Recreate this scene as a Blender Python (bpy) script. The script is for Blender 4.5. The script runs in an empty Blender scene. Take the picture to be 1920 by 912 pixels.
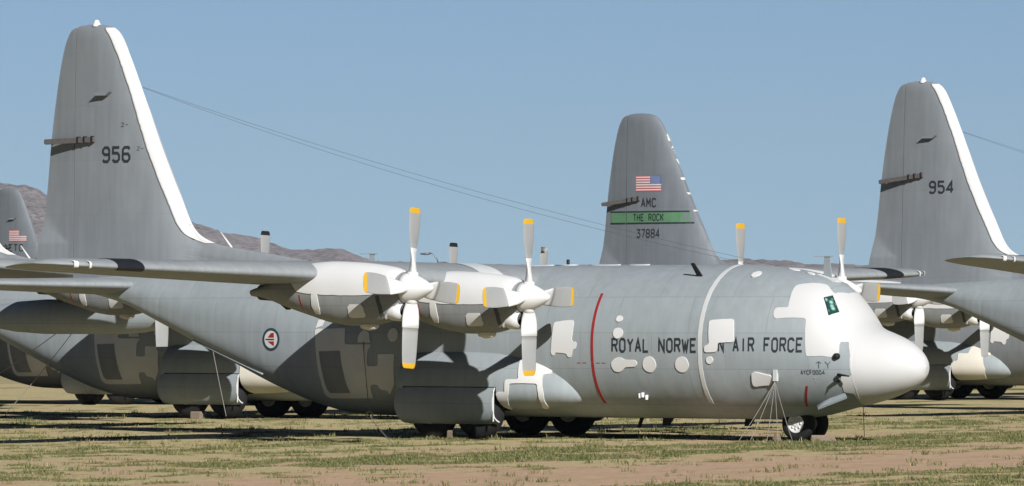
import bpy, bmesh, math, random
from mathutils import Vector, Matrix, noise
R = math.radians
scene = bpy.context.scene
COL = scene.collection

# ------------------------------------------------------------------ camera, sky, sun, exposure
cam_d = bpy.data.cameras.new('camera'); cam = bpy.data.objects.new('camera', cam_d); COL.objects.link(cam)
FPX = 11517.7                                   # focal length in pixels of a 1920 px wide frame
cam_d.sensor_width = 36.0; cam_d.lens = FPX / 1920 * 36.0
cam_d.clip_start = 1.0; cam_d.clip_end = 40000.0
cam.location = (0, 0, 3.262)
cam.rotation_euler = (R(90) + math.atan((595.45 - 456) / FPX), 0, 0)
scene.camera = cam

SUN_EL = R(28.3); SUN_AZ = math.atan2(0.371, -0.929)   # azimuth from +Y towards +X
world = bpy.data.worlds.new('World'); scene.world = world; world.use_nodes = True
nt = world.node_tree; nt.nodes.clear()
w_out = nt.nodes.new('ShaderNodeOutputWorld'); w_bg = nt.nodes.new('ShaderNodeBackground')
w_sky = nt.nodes.new('ShaderNodeTexSky'); w_sky.sky_type = 'NISHITA'; w_sky.sun_disc = False
w_sky.sun_elevation = SUN_EL; w_sky.sun_rotation = SUN_AZ
w_sky.altitude = 800; w_sky.air_density = 0.8; w_sky.dust_density = 0.0; w_sky.ozone_density = 5.0
# the clear desert sky: the pale band near the horizon is thin, so lift the lookup direction
w_tc = nt.nodes.new('ShaderNodeTexCoord'); w_sep = nt.nodes.new('ShaderNodeSeparateXYZ')
w_mul = nt.nodes.new('ShaderNodeMath'); w_mul.operation = 'MULTIPLY_ADD'
w_mul.inputs[1].default_value = 0.75; w_mul.inputs[2].default_value = 0.042
w_up = nt.nodes.new('ShaderNodeMapRange'); w_up.interpolation_type = 'SMOOTHSTEP'; w_up.inputs[1].default_value = 0.06; w_up.inputs[2].default_value = 0.16; w_up.inputs[3].default_value = 0.0; w_up.inputs[4].default_value = 6.0
w_add = nt.nodes.new('ShaderNodeMath')
w_cmb = nt.nodes.new('ShaderNodeCombineXYZ'); w_nrm = nt.nodes.new('ShaderNodeVectorMath'); w_nrm.operation = 'NORMALIZE'
L = nt.links.new
L(w_tc.outputs['Generated'], w_sep.inputs[0]); L(w_sep.outputs[0], w_cmb.inputs[0]); L(w_sep.outputs[1], w_cmb.inputs[1])
L(w_sep.outputs[2], w_mul.inputs[0]); L(w_sep.outputs[2], w_up.inputs[0]); L(w_mul.outputs[0], w_add.inputs[0]); L(w_up.outputs[0], w_add.inputs[1]); L(w_add.outputs[0], w_cmb.inputs[2]); L(w_cmb.outputs[0], w_nrm.inputs[0])
L(w_nrm.outputs[0], w_sky.inputs[0]); L(w_sky.outputs[0], w_bg.inputs[0]); L(w_bg.outputs[0], w_out.inputs[0])
w_bg.inputs[1].default_value = 0.050

sun_d = bpy.data.lights.new('sun', 'SUN'); sun_d.energy = 5.0; sun_d.angle = R(0.53); sun_d.color = (1.0, 0.975, 0.94)
sun = bpy.data.objects.new('sun', sun_d); COL.objects.link(sun)
sun.rotation_euler = Vector((-0.371 * math.cos(SUN_EL), 0.929 * math.cos(SUN_EL), -math.sin(SUN_EL))).to_track_quat('-Z', 'Y').to_euler()
scene.view_settings.view_transform = 'Standard'; scene.view_settings.look = 'None'
scene.view_settings.exposure = 0.33; scene.view_settings.gamma = 1.0
scene.cycles.max_bounces = 6; scene.cycles.diffuse_bounces = 1

# ------------------------------------------------------------------ materials
ALB = 0.8        # the photograph is exposed a third of a stop up; surface colours below are kept at their true level
def new_mat(name):
    m = bpy.data.materials.new(name); m.use_nodes = True
    n = m.node_tree.nodes; return m, n, m.node_tree.links.new, n['Principled BSDF']
def node(n, typ, **kw):
    x = n.new(typ)
    for k, v in kw.items(): setattr(x, k, v)
    return x
def flat(name, col, rough=0.5, metal=0.0, var=0.12, scale=3.0, bump=0.0):
    m, n, l, b = new_mat(name)
    col = [c * ALB for c in col]; tc = node(n, 'ShaderNodeTexCoord'); tx = node(n, 'ShaderNodeTexNoise'); tx.inputs['Scale'].default_value = scale; tx.inputs['Detail'].default_value = 6
    l(tc.outputs['Object'], tx.inputs['Vector'])
    mx = node(n, 'ShaderNodeMix', data_type='RGBA')
    mx.inputs['A'].default_value = (*[c * (1 - var) for c in col], 1); mx.inputs['B'].default_value = (*[min(1, c * (1 + var)) for c in col], 1)
    l(tx.outputs['Fac'], mx.inputs['Factor']); l(mx.outputs['Result'], b.inputs['Base Color'])
    b.inputs['Roughness'].default_value = rough; b.inputs['Metallic'].default_value = metal; b.inputs['Specular IOR Level'].default_value = 0.2
    if bump:
        bp = node(n, 'ShaderNodeBump'); bp.inputs['Strength'].default_value = bump; bp.inputs['Distance'].default_value = 0.01
        l(tx.outputs['Fac'], bp.inputs['Height']); l(bp.outputs['Normal'], b.inputs['Normal'])
    return m
def paint(name, col, seam=0.78, row=0.95, width=2.3, plane='XZ', quilt=0.0, dirt=0.5, rough=0.55):
    """weathered matt aircraft paint: skin panels, vertical rain streaks, blotches, shallow oil-canning"""
    m, n, l, b = new_mat(name)
    tc = node(n, 'ShaderNodeTexCoord'); sep = node(n, 'ShaderNodeSeparateXYZ'); l(tc.outputs['Object'], sep.inputs[0])
    cmb = node(n, 'ShaderNodeCombineXYZ'); l(sep.outputs[plane[0]], cmb.inputs[0]); l(sep.outputs[plane[1]], cmb.inputs[1])
    br = node(n, 'ShaderNodeTexBrick'); l(cmb.outputs[0], br.inputs['Vector'])
    br.inputs['Scale'].default_value = 1.0; br.inputs['Brick Width'].default_value = width; br.inputs['Row Height'].default_value = row
    br.inputs['Mortar Size'].default_value = 0.009; br.inputs['Mortar Smooth'].default_value = 0.3
    br.inputs['Color1'].default_value = (1, 1, 1, 1); br.inputs['Color2'].default_value = (0.95, 0.955, 0.96, 1); br.inputs['Mortar'].default_value = (seam, seam, seam, 1)
    mp = node(n, 'ShaderNodeMapping'); mp.inputs['Scale'].default_value = (5.0, 5.0, 0.35); l(tc.outputs['Object'], mp.inputs['Vector'])
    st = node(n, 'ShaderNodeTexNoise'); st.inputs['Scale'].default_value = 1.0; st.inputs['Detail'].default_value = 5; l(mp.outputs[0], st.inputs['Vector'])
    bl = node(n, 'ShaderNodeTexNoise'); bl.inputs['Scale'].default_value = 0.7; bl.inputs['Detail'].default_value = 8; bl.inputs['Roughness'].default_value = 0.65
    l(tc.outputs['Object'], bl.inputs['Vector'])
    def rng(src, a, bb, lo, hi):
        r = node(n, 'ShaderNodeMapRange'); r.inputs[1].default_value = a; r.inputs[2].default_value = bb; r.inputs[3].default_value = lo; r.inputs[4].default_value = hi
        l(src, r.inputs[0]); return r.outputs[0]
    s1 = rng(st.outputs['Fac'], 0.3, 0.75, 1 + 0.10 * dirt, 1 - 0.20 * dirt); s2 = rng(bl.outputs['Fac'], 0.3, 0.7, 1 - 0.16 * dirt, 1 + 0.12 * dirt)
    mul = node(n, 'ShaderNodeMath', operation='MULTIPLY'); l(s1, mul.inputs[0]); l(s2, mul.inputs[1])
    sc = node(n, 'ShaderNodeVectorMath', operation='SCALE'); l(br.outputs['Color'], sc.inputs[0]); l(mul.outputs[0], sc.inputs['Scale'])
    mm = node(n, 'ShaderNodeVectorMath', operation='MULTIPLY'); l(sc.outputs[0], mm.inputs[0]); mm.inputs[1].default_value = [c * ALB for c in col]
    l(mm.outputs[0], b.inputs['Base Color'])
    b.inputs['Roughness'].default_value = rough; b.inputs['Specular IOR Level'].default_value = 0.12
    # bump: seams + ripples between frames
    mp2 = node(n, 'ShaderNodeMapping'); mp2.inputs['Scale'].default_value = (2.2, 0.6, 0.45); l(tc.outputs['Object'], mp2.inputs['Vector'])
    rp = node(n, 'ShaderNodeTexNoise'); rp.inputs['Scale'].default_value = 1.0; rp.inputs['Detail'].default_value = 2; l(mp2.outputs[0], rp.inputs['Vector'])
    bp = node(n, 'ShaderNodeBump'); bp.inputs['Strength'].default_value = 0.35 + quilt; bp.inputs['Distance'].default_value = 0.02
    l(rp.outputs['Fac'], bp.inputs['Height']); 
    bp2 = node(n, 'ShaderNodeBump', invert=True); bp2.inputs['Strength'].default_value = 0.3; bp2.inputs['Distance'].default_value = 0.006
    l(br.outputs['Fac'], bp2.inputs['Height']); l(bp.outputs['Normal'], bp2.inputs['Normal']); l(bp2.outputs['Normal'], b.inputs['Normal'])
    return m
GREY = (0.352, 0.394, 0.414)
M = {
 'body': paint('grey_fuselage_paint', GREY, quilt=0.35, dirt=0.38),
 'wing': paint('grey_wing_paint', (0.33, 0.355, 0.37), row=1.2, width=1.6, plane='XY'),
 'fin': paint('grey_fin_paint', (0.275, 0.302, 0.325), seam=.93, row=1.55, width=6.0, dirt=0.45),
 'fin_dark': paint('dark_grey_fin_paint', (0.205, 0.23, 0.255), seam=.93, row=1.55, width=6.0, dirt=0.5),
 'dark_body': paint('dark_grey_fuselage_paint', (0.25, 0.27, 0.29), quilt=0.3),
 'nacelle': paint('grey_nacelle_paint', (0.30, 0.315, 0.32), row=0.45, width=0.8),
 'door': paint('grey_door_paint', (0.27, 0.29, 0.30)),
 'blade': flat('grey_blade_paint', (0.37, 0.38, 0.38), 0.5, var=0.08),
 'white': flat('white_sealant', (0.765, 0.77, 0.77), 0.55, var=0.05, scale=1.3, bump=0.25),
 'white_nose': flat('sun_dimmed_white_sealant', (0.645, 0.65, 0.65), 0.55, var=0.04, scale=1.1, bump=0.2),  # same white sealant, coloured darker to offset full sun on the nose
 'white2': flat('aged_white_sealant', (0.71, 0.71, 0.70), 0.6, var=0.12, scale=2.0, bump=0.3),
 'cream': flat('yellowed_sealant', (0.72, 0.69, 0.61), 0.6, var=0.1, scale=2.0, bump=0.3),
 'tape': flat('white_tape', (0.66, 0.68, 0.68), 0.5, var=0.1, scale=6),
 'yellow': flat('yellow_paint', (0.72, 0.42, 0.03), 0.5),
 'black': flat('black_paint', (0.018, 0.020, 0.024), 0.55),
 'ink': flat('faded_black_lettering', (0.035, 0.042, 0.05), 0.6, var=0.3, scale=8),
 'thin_ink': flat('faded_grey_lettering', (0.085, 0.095, 0.10), 0.6, var=0.3, scale=8),
 'pale_ink': flat('pale_lettering', (0.5, 0.52, 0.53), 0.6),
 'red': flat('red_warning_paint', (0.33, 0.03, 0.03), 0.55, var=0.2),
 'navy': flat('navy_paint', (0.035, 0.06, 0.085), 0.55), 'flag_red': flat('flag_red_paint', (0.50, 0.11, 0.12), 0.55),
 'flag_blue': flat('flag_blue_paint', (0.05, 0.12, 0.34), 0.55), 'flag_white': flat('flag_white_paint', (0.72, 0.70, 0.70), 0.55),
 'band': flat('green_band_paint', (0.125, 0.27, 0.15), 0.55, var=0.2),
 'rubber': flat('tyre_rubber', (0.022, 0.022, 0.024), 0.8, var=0.35, scale=9), 'dusty': flat('dusty_rubber', (0.07, 0.065, 0.06), 0.85, var=0.4, scale=6),
 'rim': flat('white_wheel_rim', (0.85, 0.85, 0.82), 0.45, var=0.12, scale=8), 'metal': flat('dull_steel', (0.20, 0.20, 0.21), 0.45, 0.6, var=0.25, scale=12),
 'dark': flat('painted_cavity_shade', (0.015, 0.015, 0.016), 0.8), 'exhaust': flat('burnt_steel', (0.075, 0.045, 0.038), 0.6, 0.4, var=0.4, scale=10),  # near-black cavity colour stands in for shade inside wells and intakes
 'wood': flat('weathered_wood', (0.27, 0.21, 0.16), 0.8, var=0.4, scale=14), 'clamp': flat('grey_weathered_wood', (0.13, 0.12, 0.115), 0.8, var=0.35, scale=10),
 'rope': flat('pale_rope', (0.33, 0.31, 0.28), 0.85, var=0.3, scale=25), 'wire': flat('dark_wire', (0.10, 0.11, 0.12), 0.6),
}
def glass():
    m, n, l, b = new_mat('painted_reflection_glass')
    tc = node(n, 'ShaderNodeTexCoord'); tx = node(n, 'ShaderNodeTexVoronoi'); tx.inputs['Scale'].default_value = 7
    l(tc.outputs['Object'], tx.inputs['Vector']); cr = node(n, 'ShaderNodeValToRGB')
    cr.color_ramp.elements[0].position = 0.15; cr.color_ramp.elements[0].color = (0.30, 0.48, 0.42, 1)
    cr.color_ramp.elements[1].position = 0.55; cr.color_ramp.elements[1].color = (0.012, 0.06, 0.05, 1)  # pale-to-dark green mottle paints reflections into the pane colour
    l(tx.outputs['Distance'], cr.inputs[0]); l(cr.outputs[0], b.inputs['Base Color']); b.inputs['Roughness'].default_value = 0.08
    return m
M['glass'] = glass()

# ------------------------------------------------------------------ object helpers
def tag(o, label=None, cat=None, group=None, kind=None):
    for k, v in (('label', label), ('category', cat), ('group', group), ('kind', kind)):
        if v: o[k] = v
    return o
def empty(name, loc, rot=(0, 0, 0)):
    o = bpy.data.objects.new(name, None); COL.objects.link(o); o.location = loc; o.rotation_euler = rot; o.empty_display_size = 0.5
    return o
def put(name, mesh, parent=None, loc=(0, 0, 0), rot=(0, 0, 0), label=None):
    o = bpy.data.objects.new(name, mesh); COL.objects.link(o); o.parent = parent; o.location = loc; o.rotation_euler = rot
    if label: o['label'] = label
    return o
def mesh(name, verts, faces, mats, fmat=None, smooth=True):
    """verts in aircraft axes (aft, port, up) unless raw"""
    me = bpy.data.meshes.new(name); me.from_pydata(verts, [], faces)
    for m in (mats if isinstance(mats, (list, tuple)) else [mats]): me.materials.append(M[m] if isinstance(m, str) else m)
    if fmat: me.polygons.foreach_set('material_index', fmat)
    bm = bmesh.new(); bm.from_mesh(me); bmesh.ops.recalc_face_normals(bm, faces=bm.faces); bm.to_mesh(me); bm.free()
    me.polygons.foreach_set('use_smooth', [smooth] * len(me.polygons)); me.update()
    return me
def A(p): return (-p[0], p[1], p[2])
class MB:
    def __init__(s): s.v = []; s.f = []; s.m = []
    def add(s, v, f, m=0):
        o = len(s.v); s.v += v; s.f += [tuple(i + o for i in q) for q in f]; s.m += [m] * len(f)
    def box(s, x0, x1, y0, y1, z0, z1, m=0, mat=None):
        v = [(x, y, z) for x in (x0, x1) for y in (y0, y1) for z in (z0, z1)]
        if mat: v = [tuple(mat @ Vector(p)) for p in v]
        s.add(v, [(0, 1, 3, 2), (4, 6, 7, 5), (0, 4, 5, 1), (2, 3, 7, 6), (0, 2, 6, 4), (1, 5, 7, 3)], m)
    def tube(s, pts, r, n=8, m=0):
        P = [Vector(p) for p in pts]; rr = r if isinstance(r, (list, tuple)) else [r] * len(P); vs = []; fs = []
        for i, p in enumerate(P):
            t = (P[min(i + 1, len(P) - 1)] - P[max(i - 1, 0)]).normalized()
            a = t.cross(Vector((0.13, 0.31, 0.94))); a = a if a.length > 1e-4 else t.cross(Vector((1, 0, 0))); a.normalize(); b = t.cross(a)
            vs += [tuple(p + rr[i] * (math.cos(2 * math.pi * k / n) * a + math.sin(2 * math.pi * k / n) * b)) for k in range(n)]
        for i in range(len(P) - 1):
            fs += [(i * n + k, i * n + (k + 1) % n, (i + 1) * n + (k + 1) % n, (i + 1) * n + k) for k in range(n)]
        fs += [tuple(range(n)), tuple(range((len(P) - 1) * n, len(P) * n))]
        s.add(vs, fs, m)
    def lathe(s, prof, axis='x', c=(0, 0, 0), n=32, m=0, seg=None):
        vs = []; fs = []
        for (t, r) in prof:
            for k in range(n):
                w = 2 * math.pi * k / n; a, b = max(r, 1e-4) * math.cos(w), max(r, 1e-4) * math.sin(w)
                vs.append({'x': (c[0] + t, c[1] + a, c[2] + b), 'y': (c[0] + a, c[1] + t, c[2] + b), 'z': (c[0] + a, c[1] + b, c[2] + t)}[axis])
        for i in range(len(prof) - 1):
            f = [(i * n + k, i * n + (k + 1) % n, (i + 1) * n + (k + 1) % n, (i + 1) * n + k) for k in range(n)]
            o = len(s.v); s.f += [tuple(q + o for q in x) for x in f]; s.m += [seg[i] if seg else m] * n
        s.v += vs
    def build(s, name, mats, smooth=True): return mesh(name, s.v, s.f, mats, s.m, smooth)
def pchip(X,Y):
    n=len(X); h=[X[i+1]-X[i] for i in range(n-1)]; d=[(Y[i+1]-Y[i])/h[i] for i in range(n-1)]
    m=[0]*n; m[0]=d[0]; m[-1]=d[-1]
    for i in range(1,n-1):
        if d[i-1]*d[i]<=0: m[i]=0
        else:
            w1=2*h[i]+h[i-1]; w2=h[i]+2*h[i-1]; m[i]=(w1+w2)/(w1/d[i-1]+w2/d[i])
    def f(x):
        if x<=X[0]: return Y[0]
        if x>=X[-1]: return Y[-1]
        i=0
        while X[i+1]<=x: i+=1
        t=(x-X[i])/h[i]
        return (Y[i]*(1+2*t)*(1-t)**2+m[i]*h[i]*t*(1-t)**2+Y[i+1]*t*t*(3-2*t)+m[i+1]*h[i]*t*t*(t-1))
    return f
class Loft:
    """stations (aft, top, bottom, half width, height of widest point, top power, bottom power); angle 0 = starboard, 90 deg = top"""
    def __init__(s,ST,l0=0.0,z0=0.0):
        s.A=[r[0] for r in ST]; s.F=[pchip(s.A,[r[k] for r in ST]) for k in range(1,7)]; s.l0=l0; s.z0=z0
    def pt(s,a,ph,off=0.0):
        zt,zb,W,zc,nt,nb=[f(a) for f in s.F]
        cs,sn=math.cos(ph),math.sin(ph)
        n=nt if sn>=0 else nb; H=(zt-zc) if sn>=0 else (zc-zb)
        l=-math.copysign(abs(cs)**(2/n),cs)*W; u=math.copysign(abs(sn)**(2/n),sn)*H
        if off:
            # outward normal of the section, approximate
            nl=l/max(W*W,.01); nu=u/max(H*H,.01); L=math.hypot(nl,nu) or 1
            l+=off*nl/L; u+=off*nu/L
        return (a,s.l0+l,s.z0+zc+u)
    def side(s,a,u):
        """l of the starboard surface at height u"""
        zt,zb,W,zc,nt,nb=[f(a) for f in s.F]; u=u-s.z0-zc
        n=nt if u>=0 else nb; H=(zt-zc) if u>=0 else (zc-zb)
        r=min(1,abs(u)/H)
        return s.l0-W*(1-r**n)**(1/n)
FUS=[(-3.74, 1.95, 1.95, 0.0, 1.95, 2, 2.0),
(-3.71, 2.11, 1.8, 0.16, 1.95, 2, 2.0),
(-3.6, 2.29, 1.64, 0.36, 1.95, 2, 2.0),
(-3.35, 2.52, 1.45, 0.6, 1.95, 2, 2.0),
(-3.0, 2.72, 1.29, 0.84, 1.95, 2, 2.0),
(-2.6, 2.87, 1.15, 1.06, 1.96, 2, 2.0),
(-2.28, 2.98, 1.06, 1.22, 2.0, 2, 2.0),
(-1.95, 3.17, 0.98, 1.36, 2.05, 2, 2.0),
(-1.48, 3.76, 0.87, 1.55, 2.15, 2.1, 2.0),
(-1.1, 4.13, 0.78, 1.68, 2.25, 2.15, 2.0),
(-0.7, 4.33, 0.69, 1.79, 2.32, 2.15, 2.0),
(0.0, 4.5, 0.6, 1.94, 2.42, 2.1, 2.0),
(0.8, 4.61, 0.56, 2.07, 2.5, 2.05, 2.15),
(1.8, 4.67, 0.56, 2.15, 2.55, 2, 2.4),
(8, 4.67, 0.56, 2.15, 2.55, 2, 2.4),
(13.0, 4.67, 0.55, 2.15, 2.55, 2, 2.4),
(14.3, 4.67, 0.58, 2.14, 2.6, 2, 2.6),
(15.3, 4.67, 0.78, 2.12, 2.7, 2, 2.9),
(16.5, 4.66, 1.22, 2.04, 2.86, 2, 3.4),
(18.0, 4.65, 1.86, 1.88, 3.1, 2, 3.8),
(19.5, 4.62, 2.48, 1.66, 3.35, 2, 4),
(21.0, 4.58, 3.08, 1.38, 3.65, 2, 4),
(22.5, 4.52, 3.62, 1.02, 3.95, 2, 4),
(24.0, 4.44, 3.92, 0.62, 4.1, 2, 3),
(25.2, 4.36, 4.05, 0.28, 4.18, 2, 2.5),
(25.6, 4.25, 4.18, 0.05, 4.2, 2, 2)]
POD=[(5.95, 1.27, 1.25, 0.0, 1.26, 2, 2), (6.0, 1.44, 1.1, 0.17, 1.26, 2, 2), (6.15, 1.68, 0.98, 0.42, 1.28, 2, 2), (6.5, 1.95, 0.89, 0.7, 1.32, 2, 2.1), (7.07, 2.19, 0.83, 0.92, 1.36, 2.1, 2.2), (7.8, 2.37, 0.79, 1.07, 1.4, 2.2, 2.3), (8.6, 2.46, 0.78, 1.15, 1.4, 2.3, 2.4), (9.35, 2.48, 0.78, 1.17, 1.4, 2.3, 2.4), (11.25, 2.46, 0.8, 1.16, 1.4, 2.3, 2.4), (11.45, 2.42, 0.82, 1.12, 1.42, 2.3, 2.3), (11.6, 2.32, 0.88, 0.98, 1.45, 2.1, 2.1), (11.68, 2.05, 1.05, 0.65, 1.5, 2, 2), (11.72, 1.52, 1.48, 0.0, 1.5, 2, 2)]
NAC=[(5.55,.40,-.42,.42,.0,2,2),(5.75,.49,-.64,.50,-.03,2,2),(6.1,.56,-.87,.57,-.1,2,2.1),(6.6,.62,-.95,.60,-.12,2.1,2.2),(7.2,.66,-.96,.61,-.12,2.2,2.2),
(7.8,.68,-.90,.61,-.1,2.2,2.2),(8.5,.64,-.72,.58,-.05,2.1,2.2),(9.3,.42,-.5,.5,-.02,2,2),(10.0,.12,-.28,.34,-.06,2,2),(10.5,-.02,-.2,.16,-.1,2,2)]
from mathutils import geometry as mgeo
FL = Loft(FUS); PL = Loft(POD, l0=-1.45); NL = Loft(NAC)
PI = math.pi

def loft_mesh(name, loft, mats, na=None, n=64, keep=None, mirror=False):
    a0, a1 = loft.A[0], loft.A[-1]; na = na or int((a1 - a0) / 0.15)
    av = [a0 + (a1 - a0) * i / na for i in range(na + 1)]
    av += [a for a in loft.A if a - a0 < 1.2 or a1 - a < 1.0]; av = sorted(set(round(a, 4) for a in av))
    vs = []; fs = []; sg = -1 if mirror else 1
    for a in av:
        for j in range(n):
            p = loft.pt(a, 2 * PI * j / n); vs.append((-p[0], sg * p[1], p[2]))
    for i in range(len(av) - 1):
        for j in range(n):
            q = (i * n + j, i * n + (j + 1) % n, (i + 1) * n + (j + 1) % n, (i + 1) * n + j)
            if keep:
                c = [sum(vs[k][t] for k in q) / 4 for t in range(3)]
                if not keep(-c[0], sg * c[1], c[2]): continue
            fs.append(q)
    me = mesh(name, vs, fs, mats)
    bm = bmesh.new(); bm.from_mesh(me); bmesh.ops.remove_doubles(bm, verts=bm.verts, dist=0.002); bm.to_mesh(me); bm.free()
    me.polygons.foreach_set('use_smooth', [True] * len(me.polygons))
    return me

def soften(poly, sx=1.0, sy=2.0, r=0.05):
    """round the corners of an (aft, angle) outline"""
    out = []; n = len(poly)
    for i in range(n):
        p0, p, p1 = [Vector((q[0] * sx, q[1] * sy)) for q in (poly[i - 1], poly[i], poly[(i + 1) % n])]
        for o in (p0, p1):
            d = (o - p); t = min(r, d.length * 0.33); q = p + d.normalized() * t if d.length > 1e-6 else p
            out.append((q.x / sx, q.y / sy))
    return out
def ellipse(c, ra, rp, n=20): return [(c[0] + ra * math.cos(2 * PI * k / n), c[1] + rp * math.sin(2 * PI * k / n)) for k in range(n)]
def patch(name, loft, poly, mat, off=0.012, da=0.12, dp=0.07, sink=0.02, smooth=True, seam=None):
    """a sheet of the given (aft, angle) outline lying on a lofted surface, with a real edge"""
    bnd = []
    for i in range(len(poly)):
        p, q = poly[i], poly[(i + 1) % len(poly)]; k = max(1, math.ceil(max(abs(q[0] - p[0]) / da, abs(q[1] - p[1]) / dp)))
        bnd += [Vector((p[0] + (q[0] - p[0]) * t / k, (p[1] + (q[1] - p[1]) * t / k) * 2.0)) for t in range(k)]
    if mat.startswith('white') or mat in ('cream', 'tape'):
        bnd = [v + Vector((.011 * noise.noise(Vector((v.x * 7, v.y * 7, 1))), .011 * noise.noise(Vector((v.x * 7, v.y * 7, 9))))) if not (seam and seam(Vector((v.x, v.y / 2, 0)))) else v for v in bnd]
    nb = len(bnd); a0, a1 = min(v.x for v in bnd), max(v.x for v in bnd); p0, p1 = min(v.y for v in bnd), max(v.y for v in bnd)
    def inside(x, y):
        c = False
        for i in range(nb):
            u, w = bnd[i], bnd[i - 1]
            if (u.y > y) != (w.y > y) and x < (w.x - u.x) * (y - u.y) / (w.y - u.y) + u.x: c = not c
        return c
    pts = list(bnd); na, npp = int((a1 - a0) / da) + 1, int((p1 - p0) / (2 * dp)) + 1
    for i in range(na):
        for j in range(npp):
            x, y = a0 + (i + .5) * (a1 - a0) / na, p0 + (j + .5) * (p1 - p0) / npp
            if inside(x, y) and min((v.x - x) ** 2 + (v.y - y) ** 2 for v in bnd) > (.35 * da) ** 2: pts.append(Vector((x, y)))
    V, _, T = mgeo.delaunay_2d_cdt(pts, [(i, (i + 1) % nb) for i in range(nb)], [], 1, 1e-6)[:3]
    bm = bmesh.new(); vv = [bm.verts.new((v.x, v.y / 2.0, 0)) for v in V]
    for t in T: bm.faces.new([vv[k] for k in t])
    ext = bmesh.ops.extrude_edge_only(bm, edges=[e for e in bm.edges if len(e.link_faces) == 1 and not (seam and seam(e.verts[0].co) and seam(e.verts[1].co))])
    low = [g for g in ext['geom'] if isinstance(g, bmesh.types.BMVert)]; ls = set(low)
    for v in bm.verts:
        o = -sink if v in ls else off
        p = loft.pt(v.co.x, v.co.y, o); v.co = A(p)
    bmesh.ops.remove_doubles(bm, verts=bm.verts, dist=0.0008)
    bmesh.ops.recalc_face_normals(bm, faces=bm.faces)
    me = bpy.data.meshes.new(name); bm.to_mesh(me); bm.free(); me.materials.append(M[mat])
    me.polygons.foreach_set('use_smooth', [smooth] * len(me.polygons)); me.set_sharp_from_angle(angle=R(35))
    return me

# ------------------------------------------------------------------ stencil lettering
_o = [(1, 0), (0, 1), (0, 5), (1, 6), (3, 6), (4, 5), (4, 1), (3, 0), (1, 0)]
GL = {'R': [[(0, 0), (0, 6), (3.2, 6), (4, 5.2), (4, 4), (3.2, 3.1), (0, 3.1)], [(2.2, 3.1), (4, 0)]], 'O': [_o], 'Y': [[(0, 6), (2, 3.2), (4, 6)], [(2, 3.2), (2, 0)]],
 'A': [[(0, 0), (2, 6), (4, 0)], [(0.7, 2), (3.3, 2)]], 'L': [[(0, 6), (0, 0), (3.6, 0)]], 'N': [[(0, 0), (0, 6), (4, 0), (4, 6)]], 'W': [[(-0.3, 6), (1, 0), (2, 4.4), (3, 0), (4.3, 6)]],
 'E': [[(4, 6), (0, 6), (0, 0), (4, 0)], [(0, 3.1), (3.2, 3.1)]], 'G': [[(4, 5), (3, 6), (1, 6), (0, 5), (0, 1), (1, 0), (3, 0), (4, 1), (4, 2.8), (2.2, 2.8)]], 'I': [[(2, 0), (2, 6)]],
 'F': [[(4, 6), (0, 6), (0, 0)], [(0, 3.1), (3.2, 3.1)]], 'C': [[(4, 4.8), (4, 5), (3, 6), (1, 6), (0, 5), (0, 1), (1, 0), (3, 0), (4, 1), (4, 1.2)]], 'M': [[(0, 0), (0, 6), (2, 2.4), (4, 6), (4, 0)]],
 'T': [[(0, 6), (4, 6)], [(2, 6), (2, 0)]], 'H': [[(0, 0), (0, 6)], [(4, 0), (4, 6)], [(0, 3), (4, 3)]], 'K': [[(0, 0), (0, 6)], [(4, 6), (0.4, 2.6)], [(1.4, 3.4), (4, 0)]],
 '9': [[(4, 3), (1, 3), (0, 3.9), (0, 5), (1, 6), (3, 6), (4, 5), (4, 1), (3, 0), (0.8, 0), (0, 0.8)]], '5': [[(4, 6), (0.2, 6), (0.1, 3.6), (3, 3.6), (4, 2.6), (4, 1), (3, 0), (1, 0), (0, 0.9)]],
 '6': [[(4, 5.2), (3.2, 6), (1, 6), (0, 5), (0, 1), (1, 0), (3, 0), (4, 1), (4, 2.2), (3.1, 3.2), (0, 3.2)]], '4': [[(3, 0), (3, 6), (0, 1.7), (4.3, 1.7)]], '3': [[(0, 6), (4, 6), (1.8, 3.5), (3, 3.5), (4, 2.5), (4, 1), (3, 0), (1, 0), (0, 1)]],
 '7': [[(0, 6), (4, 6), (1.4, 0)]], '8': [[(1, 3.1), (0, 4), (0, 5.2), (1, 6), (3, 6), (4, 5.2), (4, 4), (3, 3.1), (1, 3.1), (0, 2.2), (0, 0.9), (1, 0), (3, 0), (4, 0.9), (4, 2.2), (3, 3.1)]], '0': [_o],
 '2': [[(0, 5), (1, 6), (3, 6), (4, 5), (4, 4), (0, 0), (4, 0)]], '^': [[(2, 0), (2, 6)], [(0, 4.4), (2, 6.1), (4, 4.4)]], '-': [[(0, 3), (4, 3)]], ' ': []}
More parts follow.
